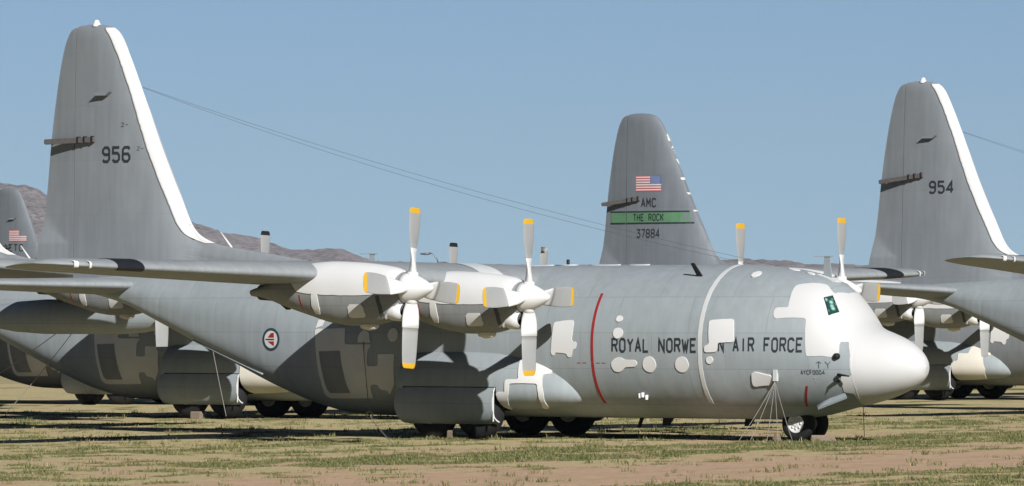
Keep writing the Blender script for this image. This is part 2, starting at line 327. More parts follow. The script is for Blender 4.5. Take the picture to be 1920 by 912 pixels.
def lettering(name, text, a0, a1, u0, u1, surf, mat='ink', weight=0.95, off=0.008, adv=6.2):
    """stroke letters from aft station a0 forward to a1, between heights u0 and u1, laid on the starboard side"""
    n = len(text); sx = (a0 - a1) / ((n - 1) * adv + 4); sy = (u1 - u0) / 6.0; mb = MB(); lay = 0
    for i, ch in enumerate(text):
        for st in GL[ch]:
            P = []
            for k in range(len(st) - 1):
                p, q = Vector(st[k]), Vector(st[k + 1]); m = max(1, int(math.hypot((q - p).x * sx, (q - p).y * sy) / 0.07))
                P += [p + (q - p) * (j / m) for j in range(m)]
            P.append(Vector(st[-1])); h = weight / 2; closed = (Vector(st[0]) - Vector(st[-1])).length < 1e-6
            vs = []
            def nrm(d): return Vector((-d.y, d.x)).normalized()
            for k, p in enumerate(P):
                d0 = (P[k] - P[k - 1]) if k else ((P[-1] - P[-2]) if closed else None)
                d1 = (P[k + 1] - P[k]) if k < len(P) - 1 else ((P[1] - P[0]) if closed else None)
                e = Vector((0, 0))
                if d0 is None: nn = nrm(d1); e = -d1.normalized() * h * 0.0
                elif d1 is None: nn = nrm(d0)
                else:
                    nn = (nrm(d0) + nrm(d1)); nn = nn.normalized() / max(0.45, nn.normalized().dot(nrm(d0)))
                for s in (1, -1):
                    w = p + nn * h * s; a = a0 - (i * adv + w.x) * sx; u = u0 + w.y * sy
                    vs.append((-a, surf(a, u) - off - lay * 0.0007, u))
            mb.add(vs, [(2 * k, 2 * k + 1, 2 * k + 3, 2 * k + 2) for k in range(len(P) - 1)])
            lay = (lay + 1) % 3
    me = mb.build(name, [mat], False)
    return me
# ------------------------------------------------------------------ tail fin surface
F_LE = pchip([4.30, 4.62, 4.88, 5.10, 5.35, 5.68, 6.44, 8.12, 9.81, 11.0, 11.35, 11.55, 11.63, 11.66], [15.6, 15.7, 16.75, 18.2, 19.80, 20.48, 20.95, 21.80, 22.50, 23.06, 23.27, 23.50, 23.78, 24.15])
F_TE = pchip([4.30, 5.04, 6.73, 8.39, 9.49, 10.94, 11.30, 11.50, 11.62, 11.66], [26.36, 26.24, 26.0, 25.82, 25.66, 25.36, 25.22, 25.08, 24.8, 24.45])
HINGE = 24.83
def f_main(z): return 20.45 + (z - 5.35) * 0.465 if z < 10.9 else F_LE(z)
def f_half(a, z):
    lm, te = min(f_main(z), 23.9), F_TE(z); T = 0.88 + (0.40 - 0.88) * (z - 4.4) / 7.2
    if z > 11.2: T *= math.sqrt(max(0.0, 1 - ((z - 11.2) / 0.46) ** 2))
    c = te - lm; x = (a - lm) / c; h = 0.0
    if 0 < x < 1: h = T / 2 / 0.06 * 0.6 * (0.2969 * math.sqrt(x) - 0.126 * x - 0.3516 * x * x + 0.2843 * x ** 3 - 0.1036 * x ** 4)
    le = F_LE(z); rid = 0.0
    if a > le: rid = min(0.17, 0.10 * math.sqrt(a - le) + 0.02) * (1 if z < 5.4 else max(0, 1 - (z - 5.4) / 0.8))
    return max(h, rid, 0.004 if T > 0.05 else 0.001)
def fin_side(a, u): return -f_half(a, u)
ZS = [4.3 + 0.05 * k for k in range(29)] + [5.8 + 0.2 * k for k in range(27)] + [11.05, 11.15, 11.25, 11.35, 11.45, 11.52, 11.58, 11.62, 11.65, 11.66]
def fin_mesh(name, a_lo, a_hi, mat, zs, nk=26):
    vs = []; fs = []; n = 2 * nk
    for z in zs:
        lo, hi = a_lo(z), a_hi(z); row = []
        for k in range(nk):
            t = k / (nk - 1); t = 1 - math.cos(t * PI / 2) if a_lo is F_LE else t
            row.append(lo + (hi - lo) * t)
        vs += [(-a, -f_half(a, z) if k else -0.0, z) if a_lo is F_LE and k == 0 else (-a, -f_half(a, z), z) for k, a in enumerate(row)]
        vs += [(-a, f_half(a, z), z) for a in reversed(row)]
    for i in range(len(zs) - 1):
        fs += [(i * n + k, i * n + (k + 1) % n, (i + 1) * n + (k + 1) % n, (i + 1) * n + k) for k in range(n)]
    b = (len(zs) - 1) * n; fs += [(b + k, b + k + 1, b + n - 2 - k, b + n - 1 - k) for k in range(nk - 1)]
    me = mesh(name, vs, fs, mat); bm = bmesh.new(); bm.from_mesh(me); bmesh.ops.remove_doubles(bm, verts=bm.verts, dist=0.0005); bm.to_mesh(me); bm.free()
    me.polygons.foreach_set('use_smooth', [True] * len(me.polygons)); me.set_sharp_from_angle(angle=R(40)); return me
def fin_strip(name, z0, z1, width, mat, ragged=0.05, off=0.018, seed=1):
    """sealing strip folded round the leading edge"""
    zs = [z0 + (z1 - z0) * k / 70 for k in range(71)]; K = 9; vs = []; fs = []
    for i, z in enumerate(zs):
        w = width * (1.12 - .2 * (z - 5.3) / 6.3) * (1 + ragged * (noise.noise(Vector((z * 2.3, seed, 0))))) + ragged * 0.5 * noise.noise(Vector((z * 9, seed, 3)))
        if i == 0 or i == 70: w *= 0.8
        ds = [w * (k / K) ** 1.6 for k in range(K, -1, -1)]; le = F_LE(z); row = []
        for k, d in enumerate(ds): row.append((le + d, -(f_half(le + d, z) + off) if d > 0 else 0))
        row = [(le + w + 0.004, -max(0, f_half(le + w, z) - 0.01))] + row
        row = [(a if l else a - off, l) for a, l in row]
        full = row + [(a, -l) for a, l in reversed(row[:-1])]
        vs += [(-a, l, z) for a, l in full]
    n = 2 * (K + 2) - 1
    for i in range(70): fs += [(i * n + k, i * n + k + 1, (i + 1) * n + k + 1, (i + 1) * n + k) for k in range(n - 1)]
    return mesh(name, vs, fs, mat)

# ------------------------------------------------------------------ wing and stabilizer surfaces
def foil(x, t, cam_=0.02):
    yt = 5 * t * (0.2969 * math.sqrt(max(x, 0)) - 0.126 * x - 0.3516 * x * x + 0.2843 * x ** 3 - 0.1036 * x ** 4)
    yc = cam_ / 0.16 * (0.8 * x - x * x) if x < 0.4 else cam_ / 0.36 * (0.2 + 0.8 * x - x * x)
    return yc + yt, yc - yt
WS = [0, 5, 8, 11, 16, 19.4, 19.9, 20.12, 20.2]
W_LE = pchip(WS, [7.75, 7.75, 7.86, 8.02, 8.28, 8.46, 8.62, 8.9, 9.35]); W_TE = pchip(WS, [12.63, 12.63, 12.3, 11.93, 11.25, 10.78, 10.66, 10.5, 10.2])
W_Z = pchip(WS, [4.20, 4.25, 4.31, 4.37, 4.47, 4.55, 4.57, 4.58, 4.585]); W_T = pchip(WS, [.168, .165, .158, .148, .132, .12, .10, .06, .01])
H_S = [0, 1, 4, 7.4, 7.8, 8.0, 8.03]
H_LE = pchip(H_S, [21.9, 22.0, 22.45, 23.05, 23.25, 23.6, 24.0]); H_TE = pchip(H_S, [26.1, 26.1, 25.8, 25.3, 25.15, 24.95, 24.6]); H_Z = pchip(H_S, [4.16, 4.17, 4.19, 4.22, 4.22, 4.22, 4.22]); H_T = pchip(H_S, [.115, .115, .11, .10, .085, .05, .01])
def wpt(l, x, up, kind='w', off=0.0):
    LE, TE, Z, T = (W_LE, W_TE, W_Z, W_T) if kind == 'w' else (H_LE, H_TE, H_Z, H_T)
    s = abs(l); c = TE(s) - LE(s); hi, lo = foil(x, T(s), 0.03 if kind == 'w' else -0.004); inc = math.tan(R(2.2)) if kind == 'w' else 0.0
    z = Z(s) + c * (hi if up else lo) - inc * c * x
    return (-(LE(s) + c * x) + (off if x < 0.02 else 0), l, z + (off if up else -off))
def surf_mesh(name, S, kind, mat, nx=22):
    ls = []
    for i in range(len(S) - 1):
        m = 6 if S[i + 1] - S[i] > 1 else 2
        ls += [S[i] + (S[i + 1] - S[i]) * k / m for k in range(m)]
    ls.append(S[-1]); ls = [-v for v in reversed(ls[1:])] + ls
    xs = [(1 - math.cos(PI * k / nx)) / 2 for k in range(nx + 1)]; vs = []; fs = []; n = 2 * nx
    for l in ls: vs += [wpt(l, x, True, kind) for x in reversed(xs)] + [wpt(l, x, False, kind) for x in xs[1:-1]]
    for i in range(len(ls) - 1): fs += [(i * n + k, i * n + (k + 1) % n, (i + 1) * n + (k + 1) % n, (i + 1) * n + k) for k in range(n)]
    fs += [tuple(range(n)), tuple(range((len(ls) - 1) * n, len(ls) * n))]
    me = mesh(name, vs, fs, mat); me.set_sharp_from_angle(angle=R(50)); return me
def wing_patch(name, l0, l1, x_lo, x_up, mat, slant=0.0, off=0.012):
    """sheet wrapped round the wing's leading edge between two spans"""
    xs = [(False, x_lo * (k / 4) ** 1.5) for k in range(4, 0, -1)] + [(True, x_up * (k / 6) ** 1.5) for k in range(7)]; vs = []; fs = []; n = len(xs); nl = 6
    for i in range(nl + 1):
        for j, (up, x) in enumerate(xs): 
            l = l0 + (l1 - l0) * i / nl + slant * x; vs.append(wpt(l, x, up, 'w', off))
    fs = [(i * n + k, i * n + k + 1, (i + 1) * n + k + 1, (i + 1) * n + k) for i in range(nl) for k in range(n - 1)]
    return mesh(name, vs, fs, mat)

# ------------------------------------------------------------------ propeller blade (points up, +x forward, starboard = -y)
def blade_mesh(name, tip, rmax=2.057, white=1.02):
    RS = [0.22, 0.30, 0.42, 0.55, 0.72, 0.9, white - 0.004, white, 1.15, 1.3, 1.5, 1.7, 1.88, rmax - 0.135, rmax - 0.131, rmax - 0.07, rmax - 0.02, rmax]
    CH = pchip([0.22, 0.42, 0.6, 0.9, 1.2, 1.6, rmax - 0.12, rmax - 0.03, rmax], [0.22, 0.30, 0.40, 0.47, 0.52, 0.55, 0.52, 0.46, 0.36])
    TH = pchip([0.22, 0.42, 0.6, 0.9, 1.5, rmax], [0.20, 0.19, 0.13, 0.075, 0.038, 0.018]); BE = pchip([0.22, 0.6, 1.0, 1.5, rmax], [42, 36, 20, 8, 3])
    n = 20; vs = []; fs = []; fm = []
    for r in RS:
        b = R(BE(r)); cd = Vector((math.sin(b), -math.cos(b), 0)); nd = Vector((math.cos(b), math.sin(b), 0)); ov = 0.012 if r < white - 0.002 else 0.0
        for k in range(n):
            w = 2 * PI * k / n; p = cd * (CH(r) / 2 + ov) * math.cos(w) + nd * (TH(r) / 2 + ov) * math.sin(w); vs.append((p.x, p.y, r))
    for i in range(len(RS) - 1):
        rm = (RS[i] + RS[i + 1]) / 2; k_ = 0 if rm < white else (1 if rm < rmax - 0.133 else 2)
        for k in range(n): fs.append((i * n + k, i * n + (k + 1) % n, (i + 1) * n + (k + 1) % n, (i + 1) * n + k)); fm.append(k_)
    b = (len(RS) - 1) * n; fs.append(tuple(range(b, b + n))); fm.append(2)
    return mesh(name, vs, fs, ['white', 'blade', tip], fm)

# ------------------------------------------------------------------ shared aircraft meshes
def spinner():
    mb = MB(); mb.lathe([(x, r) for x, r in ((0.68, 0.0), (0.66, 0.05), (0.58, 0.11), (0.44, 0.19), (0.28, 0.27), (0.12, 0.335), (-0.05, 0.38), (-0.20, 0.40), (-0.22, 0.30))])
    for q in range(4):
        rot = Matrix.Rotation(q * PI / 2, 3, 'X'); o = MB(); o.lathe([(0.10, 0.16), (0.30, 0.155), (0.40, 0.15), (0.42, 0.10)], axis='z', n=18)
        mb.add([tuple(rot @ Vector(v)) for v in o.v], o.f)
    return mb.build('propeller', ['white'])
def wheel_mb(r, w, rim):
    t = MB(); t.lathe([(-w * .32, rim), (-w * .5, rim * 1.08), (-w * .5, r * .80), (-w * .40, r * .94), (-w * .2, r), (w * .2, r), (w * .40, r * .94), (w * .5, r * .80), (w * .5, rim * 1.08), (w * .32, rim)], axis='y', n=40)
    k = MB(); k.lathe([(-w * .49, rim * 1.05), (-w * .50, rim * .95), (-w * .44, rim * .85), (-w * .42, rim * .45), (-w * .48, rim * .36), (-w * .46, rim * .2), (-w * .46, 0)], axis='y', n=32)
    k.lathe([(w * .45, rim * 1.03), (w * .44, rim * .9), (w * .30, rim * .8), (w * .24, rim * .45), (w * .40, rim * .36), (w * .46, 0)], axis='y', n=32)
    for q in range(8):
        c = (rim * .62 * math.cos(q * PI / 4), -w * .43, rim * .62 * math.sin(q * PI / 4)); k.lathe([(-.012, .0), (-.012, .035), (.02, .035)], axis='y', c=c, n=8)
    return t, k
def gear_door_mesh(sg):
    sec_ = [(-2.622, 1.375), (-2.69, 1.22), (-2.73, 1.0), (-2.72, 0.76), (-2.64, 0.54), (-2.53, 0.44), (-2.40, 0.385)]; vs = []; fs = []; N = len(sec_)
    aa = [8.22 + (11.45 - 8.22) * (k / 10) for k in range(11)] + [11.55, 11.63, 11.69]; NA = len(aa)
    for a in aa:
        e = 0.10 * max(0, (a - 11.2) / 0.3) ** 2
        for d in (0, 0.05):
            for l, u in sec_: vs.append((-a, sg * -(l + e + d * 0.9), u + (0.02 if d and u < .5 else 0) + (.34 * max(0, (a - 11.3) / .39) ** 2 * (.95 - u)) + (.05 * max(0, (8.5 - a) / .28) ** 2 * (1.4 - u))))
    def id_(i, d, k): return i * 2 * N + d * N + k
    for i in range(NA - 1):
        for k in range(N - 1):
            fs += [(id_(i, 0, k), id_(i, 0, k + 1), id_(i + 1, 0, k + 1), id_(i + 1, 0, k)), (id_(i, 1, k), id_(i + 1, 1, k), id_(i + 1, 1, k + 1), id_(i, 1, k + 1))]
        for k in (0, N - 1): fs.append((id_(i, 0, k), id_(i + 1, 0, k), id_(i + 1, 1, k), id_(i, 1, k)))
    fm = [0] * len(fs)
    for i in (0, NA - 1):
        for k in range(N - 1): fs.append((id_(i, 0, k), id_(i, 1, k), id_(i, 1, k + 1), id_(i, 0, k + 1))); fm.append(1)
    me = mesh('gear_door', vs, fs, ['body', 'white'], fm); me.set_sharp_from_angle(angle=R(40)); return me
def on_body(a, ph, off=0.0): return A(FL.pt(a, ph, off))

K = {}
def S(key, fn):
    if key not in K: K[key] = fn()
    return K[key]
def wavy(p, amp, seed): return [(a + amp * noise.noise(Vector((a * 3, q * 5, seed))), q + amp * .6 * noise.noise(Vector((a * 3, q * 5, seed + 7)))) for a, q in p]
def pod_keep(a, l, u): return not (8.22 < a < 11.45 and u < 1.37)
# ------------------------------------------------------------------ markings
def join(name, parts):
    bm = bmesh.new(); mats = []
    for me in parts:
        b0 = len(bm.faces); bm.from_mesh(me); bm.faces.ensure_lookup_table(); m0 = len(mats); mats += list(me.materials)
        for f in bm.faces[b0:]: f.material_index += m0
    out = bpy.data.meshes.new(name); bm.to_mesh(out); bm.free()
    for m in mats: out.materials.append(m)
    return out
def fin_quad(mb, a0, a1, z0, z1, off, m):
    n = 8; vs = []
    for i in range(n + 1):
        a = a0 + (a1 - a0) * i / n
        for z in (z0, z1): vs.append((-a, -f_half(a, z) - off, z))
    mb.add(vs, [(2 * i, 2 * i + 1, 2 * i + 3, 2 * i + 2) for i in range(n)], m)
def flag_mesh(a0, a1, z0, z1, canton):
    mb = MB(); h = (z1 - z0) / 13; ac = a1 + (a0 - a1) * 0.42
    for k in range(13):
        top = k < 7; fin_quad(mb, a0, ac if top else a1, z1 - (k + 1) * h, z1 - k * h, 0.008, 0 if k % 2 == 0 else 1)
    fin_quad(mb, ac, a1, z1 - 7 * h, z1, 0.008, 2)
    if canton == 'flag_blue':
        for r in range(9):
            for c in range(6 if r % 2 == 0 else 5):
                a = ac + (a1 - ac) * ((c + (0.6 if r % 2 == 0 else 1.1)) / 6.2); z = z1 - 7 * h * (r + 0.9) / 9.8; fin_quad(mb, a + .014, a - .014, z - .012, z + .012, 0.011, 1)
    return mb.build('flag', ['flag_red', 'flag_white', canton], False)
def roundel_mesh():
    c = (16.22, 0); uc = 2.655
    def up(a, u):
        zt, zb, W, zc, n1, n2 = [f(a) for f in FL.F]; d = u - zc; H = (zt - zc) if d >= 0 else (zc - zb); n = n1 if d >= 0 else n2
        return (a, math.copysign(math.asin(min(1, (abs(d) / H) ** (n / 2))), d))
    def disc(r, off, m, k=30): return patch('roundel', FL, [up(c[0] + r * math.cos(2 * PI * i / k), uc + r * math.sin(2 * PI * i / k)) for i in range(k)], m, off, sink=0.0)
    def pl(P, off, m): return patch('roundel', FL, [up(c[0] + x, uc + y) for x, y in P], m, off, sink=0.0)
    return join('roundel', [disc(.315, .008, 'navy'), disc(.238, .013, 'flag_white'), pl([(-.115, .185), (-.115, .05), (.11, .055)], .018, 'red'), pl([(-.115, -.185), (-.115, -.05), (.11, -.055)], .018, 'red'),
        pl([(-.12, .016), (-.12, -.016), (.19, -.016), (.19, .016)], .018, 'black')])

NOSE = [(-1.349, 1.487), (-1.282, 1.238), (-1.207, 1.238), (-1.05, 1.289), (-0.987, 1.273), (-0.425, 1.001), (-0.394, 0.931), (-0.445, 0.708), (-0.479, 0.58), (-0.181, 0.551), (-0.13, 0.507), (-0.137, 0.431), (-0.213, 0.392), (-0.988, 0.489), (-1.013, 0.461), (-1.103, 0.013), (-1.144, 0.0), (-1.493, 0.059), (-1.856, 0.122), (-1.914, 0.187), (-1.871, 0.485), (-2.064, 0.584), (-2.178, 0.254), (-2.2, -0.281), (-1.949, -0.292), (-1.873, -0.738), (-2.078, -0.826), (-2.047, -1.052), (-1.95, -1.372), (-1.94, -PI / 2)]
def nose_cover():
    port = [(a, PI - p) for a, p in reversed(NOSE[:-1])]
    # outline: starboard edge from the top down to the keel, then the radome tip, then the port edge up again
    star = soften(NOSE, r=0.035)[1:-2]
    s_poly = [(-1.37, PI / 2)] + star + [(-1.94, -PI / 2), (-3.7398, -PI / 2), (-3.7398, PI / 2)]
    seam = lambda c: abs(abs(c.y) - PI / 2) < 1e-4 or abs(c.y - 3 * PI / 2) < 1e-4 or c.x < -3.739
    p_poly = [(a, PI - p) for a, p in s_poly]
    a = patch('sealed_nose', FL, s_poly, 'white_nose', 0.012, da=0.07, dp=0.06, sink=0.02, seam=seam); b = patch('sealed_nose', FL, p_poly, 'white_nose', 0.012, da=0.07, dp=0.06, sink=0.02, seam=seam)
    me = join('sealed_nose', [a, b]); bm = bmesh.new(); bm.from_mesh(me); bmesh.ops.remove_doubles(bm, verts=bm.verts, dist=0.001); bm.to_mesh(me); bm.free(); me.set_sharp_from_angle(angle=R(35))
    return me
FWD_PANEL = [(6.613, 0.282), (6.051, 0.31), (5.987, 0.282), (6.015, 0.037), (5.858, 0.03), (5.858, -0.03), (5.998, -0.045), (6.004, -0.106), (6.077, -0.13), (6.161, -0.112), (6.175, -0.083), (6.556, -0.072), (6.579, -0.113), (6.698, -0.089), (6.659, 0.036), (6.649, 0.24)]
KEYHOLE = [(4.763, -0.212), (4.698, -0.153), (4.555, -0.122), (4.401, -0.127), (4.303, -0.152), (3.994, -0.151), (3.915, -0.183), (3.94, -0.217), (4.014, -0.237), (4.323, -0.238), (4.408, -0.288), (4.553, -0.31), (4.7, -0.288)]
STEP_PANEL = [(1.663, 0.283), (1.606, 0.305), (0.982, 0.337), (0.927, 0.317), (0.867, 0.06), (0.913, 0.046), (1.351, 0.028), (1.367, -0.045), (1.416, -0.062), (1.725, -0.066), (1.757, -0.045), (1.756, -0.013), (1.706, -0.002), (1.608, 0.003)]
SACK = [(0.429, -0.347), (0.361, -0.324), (-0.097, -0.375), (-0.138, -0.416), (-0.089, -0.486), (-0.009, -0.523), (0.423, -0.545), (0.482, -0.517)]
TOP_BIT = [(0.987, 1.022), (1.019, 1.119), (0.911, 1.179), (0.783, 1.156), (0.788, 1.077), (0.912, 1.014)]
DOOR_MASK = [(14.642, 0.113), (14.633, 0.157), (13.607, 0.197), (13.594, -0.008), (12.679, -0.005), (12.827, -0.063), (12.864, -0.242), (12.5, -0.241), (12.467, -0.097), (11.905, -0.096), (12.064, -0.501), (12.37, -0.706), (12.408, -0.624), (12.641, -0.595), (12.641, -0.521), (12.86, -0.521), (12.929, -0.568), (13.002, -0.777), (14.499, -0.795), (14.595, -0.741), (14.558, -0.461), (14.582, -0.2)]
DOOR = [(14.486, -0.074), (13.762, -0.065), (13.717, -0.321), (13.699, -0.667), (14.372, -0.671), (14.426, -0.599), (14.434, -0.319)]
ARCH = [(13.135, 0.012), (13.14, 0.084), (13.061, 0.147), (12.942, 0.182), (12.768, 0.14), (12.715, 0.012)]
BAND_BIT = [(14.567, 0.284), (14.347, 0.291), (14.423, 0.201), (14.635, 0.164)]
POD_MASK = [(7.653, 0.8), (7.641, 0.876), (7.524, 0.865), (7.293, 0.911), (6.804, 0.912), (6.708, 0.806), (6.704, 0.599), (6.9, 0.471), (6.867, 0.154), (6.829, -0.207), (6.944, -1.143), (7.10, -1.35), (7.20, -1.35), (7.13, -1.1), (7.009, -0.761), (6.967, -0.159), (6.995, 0.15), (7.797, 0.067), (7.823, -0.194), (8.06, -1.05), (8.10, -1.2), (8.205, -1.2), (8.205, -0.761), (8.2, -0.165), (7.933, -0.17), (7.917, 0.168), (7.525, 0.199)]
POD_WHOLE = [(6.5, 0.9), (6.35, 0.3), (6.35, -0.3), (6.5, -1.0), (6.9, -1.3), (8.205, -1.3), (8.205, 0.55), (7.8, 0.75)]
POD_HALF = [(7.5, 0.85), (7.3, 0.95), (6.75, 0.85), (6.7, 0.62), (7.0, 0.55), (6.85, -0.2), (7.0, -1.2), (8.205, -1.2), (8.205, 0.1), (7.95, 0.12), (7.95, 0.42), (7.55, 0.45)]

# ------------------------------------------------------------------ one aircraft
def aircraft(loc, heading, label, fin_mat='fin', body_mat='body', roll=0.0, nose=True, windows=True, strip=None, beacon=True, pod_mask=POD_MASK, pod_white='white2', tip='yellow', tips=None, spins=(0, 0, 0, 0), tanks=False, wires=True, group='four-engined transport planes parked in rows'):
    root = empty('transport_plane', loc, (roll, 0, -heading)); tag(root, label, 'airplane', group)
    fus = put('fuselage', S('fus' + body_mat, lambda: loft_mesh('fuselage', FL, body_mat)), root)
    put('wing', S('wing', lambda: surf_mesh('wing', WS, 'w', 'wing')), root)
    wing = root.children[-1]
    for sg in (-1, 1):
        put('dark_edge_panel', S(f'wp{sg}', lambda: wing_patch('dark_edge_panel', sg * 17.35, sg * 18.35, 0.05, 0.42, 'black', slant=sg * -1.0)), wing)
        put('light_cover', S(f'wl{sg}', lambda: wing_patch('light_cover', sg * 19.30, sg * 19.38, 0.02, 0.03, 'white', off=0.035)), wing)
        put('light_cover', S(f'wm{sg}', lambda: wing_patch('light_cover', sg * 19.70, sg * 19.82, 0.03, 0.03, 'white', off=0.035)), wing)
    def rootcover():
        return wing_patch('sealed_root_panel', -3.75, -2.75, 0.0, 0.22, 'tape', slant=0.6, off=0.014)
    put('sealed_root_panel', S('wroot', rootcover), wing)
    # tail
    fin = put('tail_fin', S('fin' + fin_mat, lambda: fin_mesh('tail_fin', F_LE, lambda z: min(HINGE, F_TE(z)), fin_mat, ZS)), root)
    put('rudder', S('rud' + fin_mat, lambda: fin_mesh('rudder', lambda z: HINGE + 0.022, lambda z: max(HINGE + 0.03, F_TE(z)), fin_mat, [z for z in ZS if 4.75 < z < 11.6], 14)), fin)
    if strip: put('sealing_strip', S('strip' + str(strip), lambda: fin_strip('sealing_strip', *strip)), fin)
    if beacon:
        def bc():
            mb = MB(); mb.lathe([(11.60, .13), (11.67, .12), (11.71, .085), (11.76, .075), (11.79, .04), (11.795, 0)], axis='z', c=(-24.15, 0, 0), n=18); return mb.build('beacon_cover', ['white'])
        put('beacon_cover', S('beacon', bc), fin)
    def vent():
        mb = MB(); v = []
        for z, a0, a1, y in ((9.58, 23.98, 23.45, 0.05), (9.68, 23.85, 23.32, 0.05)): v += [(-a0, 0.0, z), (-a1, 0.0, z), (-a1 - .06, -0.40, z + .02), (-a0 - .02, -0.40, z + .02)]
        mb.add(v, [(0, 1, 2, 3), (4, 7, 6, 5), (0, 4, 5, 1), (1, 5, 6, 2), (2, 6, 7, 3), (3, 7, 4, 0)]); return mb.build('antenna_fin', ['fin'], False)
    if label.find('THE ROCK') < 0: put('antenna_fin', S('vent', vent), fin)
    put('stabilizer', S('stab', lambda: surf_mesh('stabilizer', H_S, 'h', 'wing')), root)
    # engines
    tips = tips or [tip] * 4
    for q, (l, z) in enumerate(((-10.18, 4.01), (-5.03, 3.79), (5.03, 3.79), (10.18, 4.01))):
        nac = put('nacelle', S('nac', lambda: loft_mesh('nacelle', NL, 'nacelle', n=40)), root, (0, l, z))
        def cover():
            lo = [(a, -0.06 + 0.035 * noise.noise(Vector((a * 2.1, 4, 0)))) for a in [8.65 - 0.1 * k for k in range(31)]]
            return patch('sealing_cover', NL, [(9.0, 0.5)] + lo + [(5.58, PI / 2)] + [(a, PI - p) for a, p in reversed(lo)] + [(9.0, PI - .5), (9.05, PI / 2)], 'white', 0.016, da=.14, dp=.16)
        put('sealing_cover', S('ncov', cover), nac)
        put('sealing_band', S('nband', lambda: patch('sealing_band', NL, wavy([(8.15, -0.03), (7.95, -0.03), (7.93, -.3), (7.93, -.55), (7.97, -0.80), (8.12, -0.85), (8.17, -.5)], .02, 2), 'white', 0.02)), nac)
        put('sealed_hatch', S('nsq', lambda: patch('sealed_hatch', NL, soften([(6.992, -0.322), (6.514, -0.33), (6.50, -0.821), (7.031, -0.829)], sy=.7, r=.06), 'white2', 0.014)), nac)
        put('cowl_seam', S('nseam', lambda: patch('cowl_seam', NL, [(6.12, -.12), (6.02, -.12), (5.98, -.5), (6.0, -.95), (6.1, -.95), (6.08, -.5)], 'thin_ink', .008)), nac)
        put('exhaust_band', S('nred', lambda: patch('exhaust_band', NL, [(8.585, -.15), (8.55, -.15), (8.51, -.75), (8.545, -.75)], 'red', 0.006)), nac)
        def intake():
            mb = MB(); mb.lathe([(-5.56, .19), (-5.62, .245), (-5.75, .27), (-5.95, .25)], c=(0, 0, -.58), n=22); mb.lathe([(-5.58, .2), (-5.72, .19), (-5.74, 0)], c=(0, 0, -.58), n=22, m=1)
            v = [(x, y * 1.35, z) for x, y, z in mb.v]; mb.v = v; return mb.build('intake_lip', ['white', 'dark'])
        put('intake_lip', S('nint', intake), nac)
        put('chin_cover', S('nchin', lambda: patch('chin_cover', NL, soften([(5.60, -.86), (6.02, -.98), (6.02, -1.25), (5.62, -1.3)], sy=.7, r=.05), 'white', .016)), nac)
        def outlet():
            mb = MB(); mb.lathe([(-6.45, .02), (-6.5, .12), (-6.75, .16), (-6.95, .11), (-6.97, 0)], c=(0, 0, -.93), n=16); return mb.build('drain_fairing', ['cream'])
        put('drain_fairing', S('nout', outlet), nac)
        def pipe():
            mb = MB(); mb.lathe([(-8.9, .22), (-9.9, .22), (-10.25, .2), (-10.25, .16), (-9.9, .14), (-9.9, 0)], c=(0, 0, -.10), n=22)
            mb.add([(-9.2, -.04, -.3), (-9.2, .04, -.3), (-9.75, .04, -.3), (-9.75, -.04, -.3), (-9.3, -.03, -.55), (-9.3, .03, -.55), (-9.4, .03, -.55), (-9.4, -.03, -.55)], [(0, 1, 2, 3), (4, 7, 6, 5), (0, 4, 5, 1), (1, 5, 6, 2), (2, 6, 7, 3), (3, 7, 4, 0)]); return mb.build('exhaust_pipe', ['exhaust'])
        put('exhaust_pipe', S('npipe', pipe), nac)
        prop = put('propeller', S('spin', spinner), root, (-5.366, l, z), (R(spins[q]), 0, 0))
        for k in range(4):
            tq = tips[q]
            put('blade', S('blade' + tq, lambda: blade_mesh('blade', 'blade' if tq == 'short' else tq, 1.80 if tq == 'short' else 2.057)), prop, (0, 0, 0), (R(90 * k), 0, 0))
    # landing gear
    for sg in (-1, 1):
        pod = put('gear_pod', S(f'pod{sg}', lambda: loft_mesh('gear_pod', PL, 'body', n=96, na=120, keep=pod_keep, mirror=sg > 0)), root)
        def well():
            mb = MB(); mb.box(-11.44, -8.24, *sorted((sg * 2.0, sg * 2.56)), 1.352, 1.366, 0); mb.box(-11.44, -8.24, *sorted((sg * 1.82, sg * 1.84)), .75, 1.35, 0); return mb.build('wheel_well', ['dark'], False)  # well roof and inner wall coloured near-black in place of shade
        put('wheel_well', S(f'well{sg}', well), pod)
        if sg < 0:
            put('sealed_panel', S('podm' + str(len(pod_mask)), lambda: patch('sealed_panel', PL, soften(pod_mask, sy=1.2, r=.045), pod_white, .034, da=.08, dp=.06)), pod)
        put('gear_door', S(f'gd{sg}', lambda: gear_door_mesh(sg)), root)
        def door_edge():
            mb = MB(); mb.box(-8.215, -8.20, *sorted((sg * 2.66, sg * 2.70)), .47, 1.32); return mb.build('door_edge', ['white'], False)
        put('door_edge', S(f'de{sg}', door_edge), root.children[-1])
        tw, rw = S('mw_', lambda: wheel_mb(.70, .50, .30))
        for a in (9.0, 10.53):
            w = put('wheel', S('mw', lambda: tw.build('wheel', ['rubber'])), root, (-a, sg * 2.17, .70)); put('rim', S('mr', lambda: rw.build('rim', ['rim'])), w)
        def leg():
            mb = MB(); mb.tube([(0, -sg * .33, 0), (0, -sg * .33, .75)], .08); mb.tube([(0, -sg * .31, 0), (0, 0, 0)], .08); return mb.build('landing_leg', ['metal'])
        for a in (9.0, 10.53): put('landing_leg', S(f'ml{sg}', leg), root, (-a, sg * 2.17, .70))
    tw, rw = S('nw_', lambda: wheel_mb(.47, .30, .235))
    for sg in (-1, 1):
        w = put('wheel', S('nw', lambda: tw.build('wheel', ['rubber'])), root, (0, sg * .33, .47)); put('rim', S('nr', lambda: rw.build('rim', ['rim'])), w)
